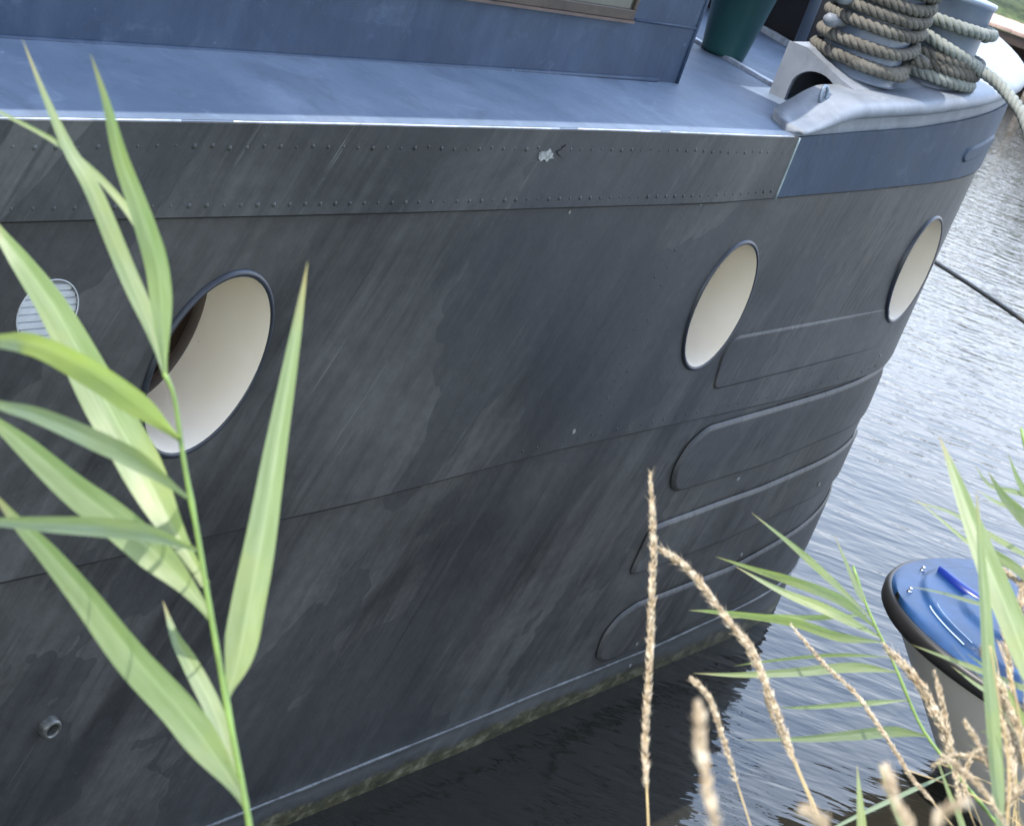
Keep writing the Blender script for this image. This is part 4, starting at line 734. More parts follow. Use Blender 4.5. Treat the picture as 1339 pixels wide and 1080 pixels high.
REEDS={"A":{"stem":[[0.358,0.403,0.28],[0.316,0.442,0.492],[0.269,0.486,0.702],[0.216,0.537,0.91],[0.157,0.592,1.108],[0.104,0.642,1.262],[0.057,0.687,1.382],[0.014,0.727,1.475],[-0.024,0.763,1.545],[-0.058,0.795,1.597],[-0.093,0.828,1.642],[-0.126,0.857,1.687],[-0.149,0.876,1.721],[-0.173,0.894,1.756],[-0.191,0.908,1.785],[-0.202,0.914,1.795]],"w":0.005,"leaves":[[[[-0.203,0.913,1.794],[-0.225,0.932,1.815],[-0.252,0.949,1.838],[-0.285,0.966,1.869],[-0.309,0.978,1.885],[-0.334,0.991,1.906],[-0.361,1.004,1.933]],0.013],[[[-0.2,0.914,1.794],[-0.211,0.917,1.825],[-0.223,0.919,1.855],[-0.237,0.917,1.879],[-0.258,0.915,1.91],[-0.272,0.911,1.938],[-0.287,0.907,1.964]],0.0164],[[[-0.209,0.934,1.794],[-0.228,0.956,1.822],[-0.251,0.976,1.851],[-0.284,0.988,1.868],[-0.32,0.995,1.88],[-0.362,0.997,1.886],[-0.395,1.001,1.888]],0.0059],[[[-0.179,0.886,1.772],[-0.201,0.868,1.791],[-0.231,0.847,1.812],[-0.252,0.824,1.825],[-0.264,0.8,1.831],[-0.279,0.774,1.835]],0.0216],[[[-0.136,0.882,1.687],[-0.17,0.904,1.705],[-0.203,0.926,1.726],[-0.234,0.945,1.744],[-0.264,0.963,1.763],[-0.296,0.98,1.783],[-0.325,0.993,1.798],[-0.348,1.006,1.807],[-0.375,1.019,1.821]],0.0307],[[[-0.161,0.874,1.741],[-0.19,0.856,1.762],[-0.214,0.835,1.777],[-0.239,0.812,1.791],[-0.253,0.789,1.801],[-0.274,0.765,1.813]],0.013],[[[-0.128,0.864,1.674],[-0.159,0.875,1.691],[-0.195,0.882,1.705],[-0.228,0.886,1.717],[-0.261,0.89,1.729],[-0.283,0.893,1.736],[-0.311,0.894,1.746]],0.0254],[[[-0.146,0.864,1.719],[-0.172,0.839,1.732],[-0.191,0.812,1.741],[-0.212,0.782,1.748],[-0.228,0.754,1.756],[-0.248,0.722,1.763]],0.0128],[[[-0.067,0.802,1.607],[-0.089,0.811,1.622],[-0.118,0.82,1.639],[-0.153,0.826,1.658],[-0.189,0.833,1.68],[-0.223,0.837,1.7],[-0.245,0.838,1.712],[-0.265,0.839,1.725]],0.0264],[[[-0.078,0.836,1.587],[-0.108,0.864,1.613],[-0.134,0.884,1.63],[-0.149,0.898,1.638],[-0.165,0.914,1.649]],0.0125],[[[-0.1,0.83,1.651],[-0.101,0.845,1.669],[-0.107,0.865,1.696],[-0.115,0.889,1.734],[-0.126,0.914,1.782],[-0.137,0.938,1.834],[-0.146,0.956,1.877]],0.0239]]},"B":{"stem":[[1.226,0.793,0.354],[1.153,0.849,0.554],[1.071,0.911,0.748],[0.979,0.982,0.935],[0.879,1.058,1.108],[0.791,1.126,1.237],[0.713,1.186,1.332],[0.644,1.238,1.4],[0.585,1.283,1.446],[0.535,1.322,1.476],[0.488,1.358,1.495],[0.451,1.387,1.512],[0.414,1.422,1.545],[0.379,1.452,1.574],[0.353,1.477,1.602]],"w":0.0044,"leaves":[[[[0.364,1.431,1.585],[0.352,1.45,1.595],[0.323,1.479,1.624]],0.0073],[[[0.369,1.427,1.577],[0.311,1.45,1.598],[0.284,1.459,1.608],[0.243,1.471,1.62]],0.008],[[[0.378,1.421,1.569],[0.337,1.424,1.585],[0.291,1.422,1.588],[0.26,1.415,1.591],[0.219,1.409,1.592]],0.0115],[[[0.384,1.417,1.563],[0.337,1.446,1.56],[0.299,1.47,1.553],[0.253,1.496,1.552]],0.0111],[[[0.369,1.437,1.575],[0.326,1.459,1.542],[0.297,1.481,1.52],[0.264,1.501,1.493]],0.006],[[[0.384,1.416,1.562],[0.351,1.42,1.552],[0.308,1.428,1.547],[0.249,1.432,1.531],[0.219,1.432,1.521]],0.0095],[[[0.398,1.408,1.553],[0.35,1.412,1.534],[0.3,1.411,1.508],[0.275,1.409,1.494]],0.0044],[[[0.407,1.402,1.545],[0.369,1.395,1.539],[0.324,1.384,1.522],[0.278,1.372,1.507],[0.234,1.361,1.497]],0.0107],[[[0.427,1.388,1.529],[0.389,1.39,1.509],[0.345,1.39,1.487],[0.323,1.391,1.478]],0.0058],[[[0.45,1.371,1.509],[0.415,1.354,1.511],[0.379,1.333,1.506],[0.338,1.312,1.499],[0.284,1.29,1.489]],0.012],[[[0.48,1.352,1.492],[0.431,1.303,1.478],[0.383,1.251,1.467],[0.347,1.201,1.465]],0.0042]]},"E":{"stem":[[0.862,0.742,0.37],[0.826,0.8,0.579],[0.786,0.866,0.785],[0.74,0.94,0.988],[0.688,1.023,1.184],[0.641,1.1,1.341],[0.598,1.169,1.461],[0.56,1.231,1.552],[0.518,1.299,1.636],[0.48,1.348,1.703],[0.446,1.388,1.762],[0.421,1.416,1.802]],"w":0.0048,"leaves":[[[[0.483,1.339,1.727],[0.448,1.35,1.725],[0.411,1.362,1.724],[0.382,1.37,1.723],[0.347,1.377,1.718]],0.0061],[[[0.488,1.332,1.714],[0.451,1.357,1.706],[0.417,1.38,1.702],[0.387,1.402,1.703],[0.363,1.424,1.706]],0.0042],[[[0.494,1.327,1.704],[0.448,1.329,1.717],[0.412,1.325,1.724],[0.391,1.317,1.735]],0.0087],[[[0.453,1.365,1.774],[0.432,1.37,1.767],[0.409,1.375,1.76],[0.388,1.383,1.767]],0.0055],[[[0.464,1.349,1.738],[0.434,1.346,1.753],[0.411,1.339,1.764],[0.387,1.333,1.781]],0.0127],[[[0.463,1.353,1.747],[0.443,1.377,1.745],[0.426,1.398,1.738],[0.411,1.42,1.734]],0.0049],[[[0.456,1.373,1.735],[0.438,1.379,1.756],[0.424,1.381,1.77],[0.41,1.383,1.787]],0.0062],[[[0.504,1.312,1.677],[0.458,1.304,1.684],[0.412,1.291,1.685],[0.379,1.275,1.688],[0.348,1.257,1.691]],0.0046],[[[0.526,1.285,1.632],[0.478,1.28,1.632],[0.437,1.273,1.636],[0.403,1.264,1.64],[0.369,1.254,1.645]],0.006],[[[0.534,1.273,1.612],[0.492,1.286,1.605],[0.454,1.302,1.608],[0.426,1.313,1.613]],0.0061]]},"D":{"stem":[[0.75,0.426,0.371],[0.722,0.486,0.581],[0.69,0.553,0.788],[0.653,0.63,0.991],[0.613,0.714,1.183],[0.578,0.789,1.332],[0.545,0.857,1.447],[0.517,0.917,1.533],[0.491,0.97,1.598],[0.469,1.017,1.645],[0.449,1.059,1.679],[0.438,1.084,1.692]],"w":0.0069,"leaves":[[[[0.429,1.063,1.702],[0.408,1.101,1.726],[0.388,1.136,1.748],[0.369,1.169,1.766],[0.35,1.2,1.786],[0.332,1.229,1.805],[0.318,1.255,1.819]],0.0225]]},"C":{"stem":[[0.514,0.023,0.286],[0.506,0.103,0.491],[0.497,0.194,0.691],[0.486,0.296,0.886],[0.475,0.41,1.073],[0.462,0.534,1.247],[0.451,0.645,1.377],[0.441,0.742,1.473],[0.432,0.827,1.541],[0.424,0.9,1.588],[0.418,0.963,1.618],[0.414,1.002,1.631]],"w":0.0066,"leaves":[[[[0.405,0.982,1.643],[0.39,1.013,1.679],[0.37,1.047,1.726],[0.349,1.08,1.775],[0.334,1.101,1.808],[0.323,1.118,1.833]],0.0149]]},"G":{"stem":[[0.441,0.202,0.394],[0.433,0.291,0.595],[0.423,0.392,0.79],[0.413,0.505,0.978],[0.402,0.628,1.153],[0.391,0.737,1.284],[0.382,0.833,1.381],[0.375,0.918,1.45],[0.368,0.991,1.498],[0.362,1.053,1.529],[0.358,1.096,1.544]],"w":0.0048,"leaves":[[[[0.352,1.073,1.555],[0.345,1.098,1.573],[0.333,1.126,1.598]],0.0089]]},"I":{"stem":[[0.554,-0.237,0.248],[0.541,-0.148,0.449],[0.525,-0.048,0.644],[0.508,0.065,0.832],[0.489,0.191,1.011],[0.468,0.331,1.18],[0.445,0.481,1.331],[0.426,0.612,1.438],[0.408,0.725,1.513],[0.394,0.822,1.561],[0.381,0.904,1.589],[0.371,0.972,1.603],[0.366,1.005,1.605]],"w":0.0044,"leaves":[[[[0.359,0.985,1.617],[0.343,1.0,1.632],[0.329,1.011,1.644],[0.316,1.022,1.657]],0.0076]]},"J":{"stem":[[0.802,0.496,0.31],[0.773,0.561,0.518],[0.741,0.634,0.723],[0.705,0.716,0.924],[0.665,0.807,1.114],[0.63,0.888,1.26],[0.598,0.96,1.371],[0.57,1.025,1.455],[0.545,1.081,1.517],[0.523,1.131,1.561],[0.505,1.172,1.59],[0.492,1.203,1.609]],"w":0.0051,"leaves":[[[[0.483,1.179,1.62],[0.456,1.202,1.646],[0.429,1.219,1.662],[0.404,1.229,1.666]],0.0057],[[[0.491,1.17,1.608],[0.476,1.189,1.618],[0.452,1.207,1.62],[0.438,1.216,1.611]],0.0045]]},"K":{"stem":[[0.613,0.043,0.298],[0.597,0.13,0.499],[0.58,0.228,0.695],[0.561,0.339,0.885],[0.539,0.462,1.065],[0.516,0.595,1.231],[0.495,0.713,1.353],[0.477,0.816,1.441],[0.462,0.906,1.502],[0.448,0.982,1.542],[0.437,1.047,1.566],[0.43,1.087,1.575]],"w":0.0042,"leaves":[[[[0.421,1.066,1.587],[0.404,1.085,1.608],[0.393,1.094,1.618],[0.378,1.108,1.634]],0.0053]]}}
HEADS={"tall":{"stem":[[0.437,0.648,0.381],[0.408,0.702,0.593],[0.375,0.763,0.802],[0.338,0.83,1.001],[0.306,0.89,1.158],[0.276,0.944,1.28],[0.25,0.993,1.374],[0.226,1.037,1.446],[0.205,1.076,1.5],[0.192,1.1,1.528],[0.179,1.123,1.557],[0.167,1.149,1.594],[0.154,1.174,1.631],[0.138,1.2,1.675],[0.118,1.223,1.719]],"w":0.0101,"head":9,"sw":0.0024},"lean":{"stem":[[0.845,0.545,0.333],[0.792,0.6,0.539],[0.732,0.662,0.742],[0.664,0.731,0.939],[0.591,0.807,1.124],[0.525,0.876,1.266],[0.466,0.936,1.374],[0.414,0.99,1.454],[0.368,1.037,1.512],[0.328,1.078,1.552],[0.295,1.112,1.578],[0.267,1.143,1.603],[0.24,1.17,1.626],[0.204,1.195,1.644],[0.173,1.215,1.657],[0.144,1.229,1.66]],"w":0.0114,"head":10,"sw":0.0024},"fork":{"stem":[[0.833,0.617,0.286],[0.782,0.666,0.495],[0.724,0.722,0.699],[0.659,0.786,0.9],[0.588,0.855,1.089],[0.524,0.917,1.235],[0.467,0.972,1.346],[0.417,1.022,1.43],[0.372,1.065,1.491],[0.333,1.103,1.535],[0.296,1.139,1.568],[0.268,1.165,1.59],[0.258,1.182,1.605],[0.243,1.198,1.618],[0.23,1.21,1.623]],"w":0.0079,"head":10,"sw":0.0018},"short":{"stem":[[0.73,0.643,0.235],[0.685,0.687,0.446],[0.634,0.736,0.654],[0.576,0.792,0.859],[0.512,0.853,1.053],[0.455,0.908,1.205],[0.404,0.957,1.321],[0.358,1.001,1.41],[0.317,1.04,1.477],[0.281,1.075,1.526],[0.255,1.1,1.555],[0.233,1.118,1.58],[0.215,1.132,1.599],[0.198,1.14,1.606]],"w":0.0083,"head":10,"sw":0.0018},"fatA":{"stem":[[0.509,-0.068,0.379],[0.477,-0.02,0.591],[0.442,0.034,0.802],[0.401,0.095,1.009],[0.355,0.164,1.213],[0.305,0.239,1.406],[0.259,0.307,1.556],[0.219,0.368,1.672],[0.182,0.422,1.76],[0.15,0.471,1.825],[0.122,0.513,1.873],[0.114,0.525,1.884],[0.107,0.536,1.894],[0.101,0.547,1.905]],"w":0.0074,"head":10,"sw":0.0017},"boat":{"stem":[[0.988,0.779,0.231],[0.939,0.825,0.441],[0.883,0.876,0.647],[0.82,0.934,0.85],[0.751,0.998,1.042],[0.689,1.055,1.19],[0.634,1.106,1.304],[0.584,1.152,1.39],[0.54,1.193,1.455],[0.502,1.228,1.501],[0.463,1.264,1.539],[0.443,1.282,1.559],[0.423,1.297,1.577],[0.404,1.31,1.59],[0.373,1.325,1.603]],"w":0.015,"head":10,"sw":0.002},"cross":{"stem":[[1.142,0.626,0.408],[1.072,0.691,0.606],[0.992,0.764,0.798],[0.903,0.846,0.981],[0.806,0.935,1.15],[0.721,1.013,1.276],[0.646,1.082,1.367],[0.581,1.142,1.431],[0.525,1.194,1.473],[0.477,1.238,1.5],[0.452,1.261,1.509],[0.431,1.28,1.515],[0.413,1.299,1.524],[0.395,1.317,1.533],[0.371,1.338,1.544],[0.34,1.358,1.551],[0.302,1.381,1.566]],"w":0.0062,"head":10,"sw":0.0014},"arch":{"stem":[[0.941,0.677,0.282],[0.895,0.724,0.492],[0.844,0.777,0.699],[0.787,0.838,0.903],[0.723,0.904,1.096],[0.666,0.963,1.246],[0.615,1.016,1.361],[0.57,1.064,1.448],[0.53,1.106,1.513],[0.494,1.143,1.561],[0.471,1.167,1.586],[0.451,1.181,1.599],[0.438,1.188,1.602],[0.422,1.19,1.596],[0.409,1.188,1.583]],"w":0.0095,"head":11,"sw":0.0019},"fatB":{"stem":[[0.797,0.011,0.201],[0.756,0.047,0.414],[0.71,0.088,0.625],[0.658,0.134,0.834],[0.599,0.186,1.039],[0.533,0.246,1.24],[0.46,0.31,1.43],[0.395,0.368,1.577],[0.336,0.42,1.689],[0.284,0.466,1.774],[0.238,0.507,1.836],[0.198,0.543,1.881],[0.189,0.551,1.889],[0.182,0.556,1.895],[0.178,0.56,1.9]],"w":0.0072,"head":11,"sw":0.0018},"fatC":{"stem":[[0.167,0.005,0.336],[0.167,0.04,0.553],[0.167,0.081,0.769],[0.167,0.127,0.985],[0.167,0.179,1.198],[0.167,0.236,1.404],[0.167,0.289,1.567],[0.167,0.336,1.695],[0.167,0.379,1.796],[0.167,0.417,1.874],[0.167,0.452,1.935],[0.167,0.458,1.944],[0.169,0.459,1.949],[0.171,0.46,1.951]],"w":0.006,"head":10,"sw":0.0015},"fatD":{"stem":[[0.703,-0.054,0.206],[0.666,-0.017,0.42],[0.624,0.025,0.631],[0.576,0.073,0.841],[0.522,0.127,1.047],[0.461,0.188,1.249],[0.394,0.255,1.441],[0.334,0.315,1.589],[0.28,0.369,1.703],[0.233,0.416,1.789],[0.19,0.459,1.853],[0.153,0.496,1.899],[0.149,0.5,1.903],[0.145,0.502,1.905],[0.142,0.503,1.905]],"w":0.006,"head":11,"sw":0.0016},"rA":{"stem":[[0.712,0.82,0.398],[0.686,0.866,0.612],[0.655,0.919,0.823],[0.622,0.977,1.026],[0.592,1.029,1.186],[0.564,1.077,1.311],[0.54,1.119,1.409],[0.518,1.158,1.484],[0.498,1.192,1.542],[0.479,1.225,1.589],[0.46,1.255,1.638],[0.439,1.279,1.677],[0.421,1.296,1.705],[0.406,1.309,1.726]],"w":0.0105,"head":9,"sw":0.002},"rB":{"stem":[[0.921,0.651,0.312],[0.877,0.697,0.523],[0.827,0.749,0.73],[0.771,0.808,0.935],[0.709,0.872,1.129],[0.654,0.931,1.28],[0.604,0.983,1.396],[0.559,1.029,1.484],[0.52,1.071,1.55],[0.485,1.107,1.599],[0.463,1.13,1.624],[0.439,1.152,1.649],[0.419,1.17,1.673],[0.401,1.185,1.692]],"w":0.0135,"head":10,"sw":0.0018},"rC":{"stem":[[0.78,0.83,0.345],[0.75,0.878,0.558],[0.716,0.932,0.768],[0.677,0.993,0.976],[0.641,1.049,1.144],[0.609,1.101,1.275],[0.58,1.147,1.378],[0.553,1.188,1.456],[0.53,1.225,1.516],[0.504,1.266,1.572],[0.488,1.297,1.625],[0.467,1.321,1.665],[0.454,1.342,1.707]],"w":0.0123,"head":9,"sw":0.002},"rD":{"stem":[[0.567,0.614,0.241],[0.553,0.654,0.456],[0.537,0.699,0.671],[0.519,0.751,0.884],[0.499,0.807,1.089],[0.481,0.859,1.251],[0.465,0.906,1.379],[0.45,0.948,1.478],[0.437,0.986,1.556],[0.425,1.02,1.616],[0.418,1.04,1.646],[0.412,1.056,1.672],[0.399,1.07,1.691],[0.385,1.082,1.707]],"w":0.0114,"head":10,"sw":0.0017},"rE":{"stem":[[0.945,0.594,0.357],[0.897,0.642,0.567],[0.843,0.696,0.773],[0.782,0.757,0.975],[0.715,0.824,1.167],[0.655,0.884,1.315],[0.601,0.938,1.429],[0.554,0.985,1.515],[0.511,1.028,1.579],[0.474,1.065,1.625],[0.458,1.081,1.641],[0.436,1.101,1.663],[0.415,1.119,1.684],[0.398,1.132,1.7]],"w":0.0118,"head":10,"sw":0.0018},"rF":{"stem":[[0.431,0.707,0.194],[0.431,0.742,0.411],[0.431,0.782,0.627],[0.431,0.827,0.843],[0.431,0.877,1.05],[0.431,0.922,1.215],[0.431,0.964,1.345],[0.431,1.001,1.448],[0.431,1.035,1.529],[0.431,1.065,1.592],[0.431,1.079,1.617],[0.439,1.089,1.641],[0.444,1.098,1.665],[0.443,1.111,1.691]],"w":0.0118,"head":10,"sw":0.0018},"sA":{"stem":[[0.871,0.691,0.251],[0.832,0.737,0.463],[0.789,0.788,0.672],[0.739,0.846,0.878],[0.685,0.91,1.075],[0.636,0.968,1.228],[0.592,1.02,1.346],[0.552,1.066,1.437],[0.517,1.107,1.506],[0.486,1.144,1.557],[0.469,1.164,1.58],[0.451,1.181,1.599],[0.433,1.194,1.612],[0.421,1.203,1.62]],"w":0.0089,"head":10,"sw":0.0013},"sB":{"stem":[[0.714,0.808,0.381],[0.683,0.856,0.594],[0.648,0.91,0.804],[0.609,0.969,1.006],[0.574,1.023,1.164],[0.543,1.072,1.288],[0.514,1.116,1.384],[0.489,1.155,1.458],[0.466,1.19,1.514],[0.453,1.21,1.541],[0.438,1.229,1.568],[0.421,1.249,1.595],[0.402,1.268,1.622]],"w":0.0079,"head":9,"sw":0.0013},"sC":{"stem":[[0.929,0.704,0.264],[0.882,0.749,0.475],[0.829,0.799,0.682],[0.769,0.857,0.886],[0.703,0.919,1.079],[0.644,0.976,1.229],[0.591,1.026,1.344],[0.543,1.072,1.432],[0.501,1.112,1.497],[0.464,1.147,1.545],[0.443,1.167,1.567],[0.433,1.18,1.584],[0.434,1.19,1.604],[0.445,1.191,1.615]],"w":0.0083,"head":10,"sw":0.0013},"sD":{"stem":[[1.006,0.76,0.31],[0.957,0.805,0.52],[0.902,0.856,0.727],[0.84,0.913,0.93],[0.772,0.976,1.123],[0.711,1.032,1.272],[0.656,1.083,1.386],[0.607,1.128,1.473],[0.564,1.168,1.538],[0.526,1.203,1.585],[0.5,1.227,1.611],[0.476,1.25,1.64],[0.455,1.269,1.666],[0.43,1.288,1.691]],"w":0.0099,"head":10,"sw":0.0013},"sE":{"stem":[[0.967,0.872,0.311],[0.924,0.912,0.523],[0.875,0.958,0.733],[0.82,1.01,0.939],[0.759,1.067,1.136],[0.704,1.118,1.29],[0.655,1.164,1.409],[0.611,1.206,1.5],[0.572,1.242,1.569],[0.537,1.275,1.62],[0.505,1.305,1.659],[0.478,1.324,1.683],[0.456,1.337,1.695],[0.436,1.345,1.7]],"w":0.0102,"head":10,"sw":0.0014},"sF":{"stem":[[1.083,0.501,0.221],[1.029,0.541,0.431],[0.966,0.586,0.637],[0.896,0.636,0.839],[0.817,0.694,1.036],[0.73,0.756,1.221],[0.653,0.812,1.363],[0.584,0.862,1.47],[0.523,0.906,1.549],[0.469,0.944,1.607],[0.423,0.978,1.647],[0.405,0.991,1.659],[0.387,1.005,1.67],[0.37,1.014,1.676],[0.355,1.021,1.678]],"w":0.0082,"head":11,"sw":0.0011}}

def leaf_mat(name, c1_, c2_, tr, tip):
    m, nt, b = mat(name); U = 'UV'
    sep = nt.nodes.new('ShaderNodeSeparateXYZ'); nt.links.new(coords(nt, U), sep.inputs[0])
    v = noisef(nt, coords(nt, U, (42, 1.2, 1)), 1.0, 3, .6); bl = noisef(nt, coords(nt, U, (3, 5, 1)), 1.0, 4, .6)
    col = ramp(nt, math_(nt, 'ADD', math_(nt, 'MULTIPLY', v, .5), math_(nt, 'MULTIPLY', bl, .5)), [(.35, c1_), (.62, c2_)])
    mid = math_(nt, 'ABSOLUTE', math_(nt, 'SUBTRACT', sep.outputs[0], .5)); col = mixc(nt, ramp(nt, mid, [(.0, .65), (.035, 0.0)]), col, tuple(min(1, x * 1.7) for x in c2_))
    col = mixc(nt, ramp(nt, sep.outputs[1], [(.84, 0.0), (.97, .95)]), col, tip)
    vn = noisef(nt, coords(nt, U, (95, .5, 1)), 1.0, 2, .5); col = mixc(nt, .55, col, ramp(nt, vn, [(.38, (.72, .78, .66)), (.60, (1.2, 1.16, 1.25))]), 'MULTIPLY')
    oc = noisef(nt, coords(nt, 'Object', (1, 1, 1)), 55, 3, .6); col = mixc(nt, math_(nt, 'MULTIPLY', ramp(nt, oc, [(.70, 0.0), (.745, 1.0)]), .8), col, (.20, .13, .06))
    ye = noisef(nt, coords(nt, 'Object', (1, 1, 1)), 9, 4, .6); col = mixc(nt, math_(nt, 'MULTIPLY', ramp(nt, ye, [(.48, 0.0), (.66, 1.0)]), .5), col, (.36, .40, .10))
    nt.links.new(col, b.inputs['Base Color']); setp(b, Roughness=.38, Specular_IOR_Level=.7)
    t_ = nt.nodes.new('ShaderNodeBsdfTranslucent'); nt.links.new(mixc(nt, .5, col, tr), t_.inputs[0])
    ms = nt.nodes.new('ShaderNodeMixShader'); ms.inputs[0].default_value = .48; out = nt.nodes['Material Output']
    nt.links.new(b.outputs[0], ms.inputs[1]); nt.links.new(t_.outputs[0], ms.inputs[2]); nt.links.new(ms.outputs[0], out.inputs[0])
    bump(nt, b, v, .35, .0008); return m
M_leafA = leaf_mat('reed leaf', (.16, .23, .10), (.33, .40, .235), (.42, .56, .04), (.40, .32, .16))
M_leafB = leaf_mat('reed leaf pale', (.17, .23, .11), (.34, .40, .25), (.38, .50, .05), (.38, .32, .18))
M_stem = simple('reed stem', (.14, .22, .05), .45, 0, .3, 30)
M_straw = simple('straw stalk', (.42, .31, .15), .6, 0, .3, 40)
def straw_mat():
    m, nt, b = mat('seed head straw'); n = noisef(nt, coords(nt, 'Object'), 160, 3, .6)
    col = ramp(nt, n, [(.3, (.36, .27, .16)), (.5, (.62, .51, .36)), (.68, (.86, .78, .62))]); nt.links.new(col, b.inputs['Base Color']); setp(b, Roughness=.7)
    t_ = nt.nodes.new('ShaderNodeBsdfTranslucent'); nt.links.new(col, t_.inputs[0]); ms = nt.nodes.new('ShaderNodeMixShader'); ms.inputs[0].default_value = .35
    nt.links.new(b.outputs[0], ms.inputs[1]); nt.links.new(t_.outputs[0], ms.inputs[2]); nt.links.new(ms.outputs[0], nt.nodes['Material Output'].inputs[0]); return m
M_head = straw_mat()
def leaf(parent, pts, w, m, rnd, stem=None):
    n = 34; pts = [V(p) for p in pts]
    if stem:
        S_ = crom(stem, 160); b_ = min(S_, key=lambda p: (p - pts[0]).length)
        if (b_ - pts[0]).length < .05:
            d_ = b_ - pts[0]; pts = [b_] + [p + d_ * max(0, .6 - .3 * i) for i, p in enumerate(pts[1:])]
    P = crom(pts, n); F = frames(P); vs = []; uv = []; fs = []; ph = rnd.uniform(-.3, .3); tw = rnd.uniform(-.55, .55); K = 7
    Nv = V((rnd.uniform(-.25, .25), -1, .45 + rnd.uniform(-.2, .2))).normalized()
    for i, p in enumerate(P):
        u = i / (n - 1); T = F[i][0]; side = T.cross(Nv)
        side = side.normalized() if side.length > 1e-3 else F[i][1]
        nr = side.cross(T).normalized(); a = ph + tw * sin(u * 2.6); sd = side * cos(a) + nr * sin(a); nm = sd.cross(T).normalized()
        prof = (.20 + .80 * sm(u, 0, .26)) * (1 - max(0, (u - .38) / .62) ** 1.35) + .012
        hw = w * .42 * prof / max(.6, cos(a))
        wav = .05 * w * sin(u * 17 + ph * 9)
        for k in range(K):
            e = (k / (K - 1)) * 2 - 1; vs.append(p + sd * (hw * e) + nm * (abs(e) * hw * .26 + wav * e * e * (1 - u))); uv.append((k / (K - 1), u))
    for i in range(n - 1):
        for k in range(K - 1): fs.append((i * K + k, i * K + k + 1, (i + 1) * K + k + 1, (i + 1) * K + k))
    mb = MB(); mb.add(vs, fs, uv); return mb.build('leaf', m, parent)
def stalk(parent, pts, r0_, r1_, m, name='stem', knots=()):
    n = 60; P = crom(pts, n); rr = []
    for i in range(n):
        u = i / (n - 1); r = r0_ + (r1_ - r0_) * u
        if i % 9 == 4 and name == 'stem': r *= 1.22
        rr.append(r)
    mb = MB(); tube(mb, P, rr, 8); return mb.build(name, m, parent)
RL = {'A': ('common_reed', 'tall broad leaved green reed in front of the leftmost porthole', 'reed', None),
      'B': ('common_reed', 'slender reed with narrow leaves fanning left across the water near the dinghy bow', 'reed', None),
      'E': ('common_reed', 'reed at the right edge whose pale leaves cross the water above the dinghy', 'reed', None),
      'D': ('reed_blade', 'wide pale green blade slanting down across the blue deck of the dinghy', 'reed', None),
      'C': ('reed_blade', 'tall upright dark green blade standing in front of the dinghy', 'reed', None),
      'G': ('reed_blade', 'short bright green blade tip at the bottom edge in front of black water', 'reed', None),
      'J': ('reed_blade', 'narrow yellow green blade crossing the cream hull at the right edge', 'reed', None),
      'K': ('reed_blade', 'thin green blade rising from the bottom edge right of the black water reflection', 'reed', None),
      'I': ('reed_blade', 'thin pale blade tip beside the blurred seed head at the bottom right', 'reed', None)}
for k, (nm, lab, cat, g_) in RL.items():
    R_ = REEDS[k]; rnd = random.Random(ord(k)); o = empty(nm, lab, cat, tuple(R_['stem'][0]))
    stalk(o, R_['stem'], R_['w'] * .55, R_['w'] * (.28 if k in 'ABE' else .5), M_stem)
    for pts, w in R_['leaves']: leaf(o, pts, w * (.85 if k in 'CD' else 1), M_leafA if k in 'AC' else M_leafB, rnd, R_['stem'])
HL = {'tall': 'upright straw coloured seed head standing alone against the dark hull',
      'lean': 'long dry seed head leaning left from the water toward the tall upright one',
      'fork': 'thinner dry seed head just right of the long leaning one by the barge waterline',
      'short': 'short dry seed head bent left over the dark water beside a blurred one',
      'fatA': 'blurred thick tan seed head rising from the bottom edge right of the tall one',
      'boat': 'dry seed head with drooping spikelets in front of the dinghy bow',
      'cross': 'thin dry stalk crossing the slender reed from upper left to lower right',
      'arch': 'arching dry seed head bowing left below the dinghy',
      'fatB': 'blurred thick tan seed head at the bottom edge beneath the slender reed',
      'fatC': 'blurred curled tan seed head at the bottom edge left of the tall green blade',
      'fatD': 'blurred small tan seed tip at the bottom edge over black water',
      'rA': 'dry seed head right behind the tall green blade reaching up over the blue deck',
      'rB': 'dense dry seed head leaning left from the lower right corner',
      'rC': 'dry seed head farthest right, upright at the picture edge',
      'rD': 'dry seed head low beside the foot of the tall green blade',
      'rE': 'dry seed head leaning left in front of the cream hull at the right edge',
      'sA': 'fine dry seed head crossing the foot of the tall green blade low at the right',
      'sB': 'thin dry head rising steeply just left of the tall green blade over black water',
      'sC': 'small dry head bowed right above the blurred curled one',
      'sD': 'faded dry head at the right edge halfway up the cream hull',
      'sE': 'drooping dry head hanging at the right edge over the blue deck',
      'sF': 'slim dry head low in the bottom right corner, leaning left',
      'rF': 'dry seed head leaning right in the lower right corner'}
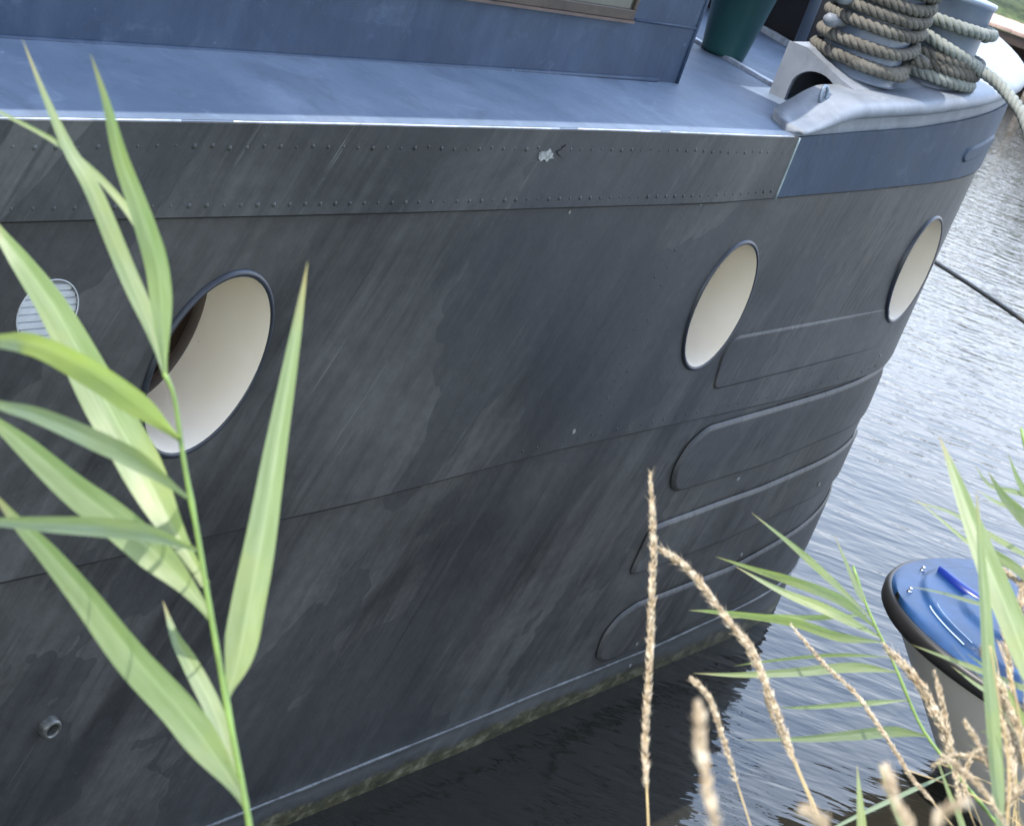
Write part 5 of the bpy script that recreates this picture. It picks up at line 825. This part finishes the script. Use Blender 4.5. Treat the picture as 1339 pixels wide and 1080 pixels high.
def head(parent, P, w, rnd, dens_):
    F = frames(P); mb = MB(); n = len(P); L = sum((P[i + 1] - P[i]).length for i in range(n - 1)); N = int(L * dens_)
    for _ in range(N):
        u = rnd.random() ** .95; x = u * (n - 1); i = min(int(x), n - 2); p = P[i].lerp(P[i + 1], x - i); T, A, B = F[i]
        a = rnd.uniform(0, 2 * pi); clump = .55 + .45 * abs(noise.noise(V((u * L * 60, len(P) * .1, a * .25)))) * 1.8; taper = min(1, (1 - u) * 6 + .2) * min(1, u * 9 + .25)
        rd = A * cos(a) + B * sin(a); rr = w * .5 * taper * clump * rnd.uniform(.0, .6); d = (T + rd * rnd.uniform(.05, .42)).normalized()
        ln = max(.006, w * rnd.uniform(.55, 1.0)) * (.6 + .4 * taper); q = p + rd * rr; e = d.orthogonal().normalized(); f = d.cross(e); th = ln * rnd.uniform(.05, .10)
        mb.add([q, q + d * ln * .4 + e * th, q + d * ln * .4 + f * th, q + d * ln * .4 - e * th, q + d * ln * .4 - f * th, q + d * ln],
               [(0, 1, 2), (0, 2, 3), (0, 3, 4), (0, 4, 1), (5, 2, 1), (5, 3, 2), (5, 4, 3), (5, 1, 4)], smooth=True)
    for _ in range(int(L * 800)):
        u = rnd.random(); x = u * (n - 1); i = min(int(x), n - 2); p = P[i].lerp(P[i + 1], x - i); T, A, B = F[i]; a = rnd.uniform(0, 2 * pi)
        rd = A * cos(a) + B * sin(a); d = (T + rd * rnd.uniform(.3, .9)).normalized(); ln = w * rnd.uniform(.7, 1.15); e = d.orthogonal().normalized() * .00022
        q = p + rd * w * .15; mb.add([q - e, q + e, q + d * ln], [(0, 1, 2)])
    return mb.build('seed_head', M_head, parent)
for k, G_ in HEADS.items():
    rnd = random.Random(k); o = empty('dry_stalk', HL[k], 'dry stalk', tuple(G_['stem'][0]), 'dry seed stalks on the near bank')
    P = crom(G_['stem'], 90); stalk(o, G_['stem'], G_['sw'] * .55, G_['sw'] * .22, M_straw, 'stalk')
    i0 = int(90 * (G_['head']) / (len(G_['stem']) - 1)); head(o, P[i0:], G_['w'] * .8, rnd, 4600 if 'fat' not in k else 5200)

rnd = random.Random(11)
for i, (P_, col) in enumerate(TANGLE):
    if col: o = empty('grass_blade', 'fine green grass blade in the tangle at the lower right corner', 'grass', tuple(P_[0]), 'fine green blades in the lower right tangle')
    else: o = empty('straw', 'bare thin straw standing in the tangle at the lower right corner', 'straw', tuple(P_[0]), 'bare straws in the lower right tangle')
    if col: leaf(o, P_, .0042, M_leafB, rnd)
    else: stalk(o, P_, .0012, .0005, M_straw, 'stalk')
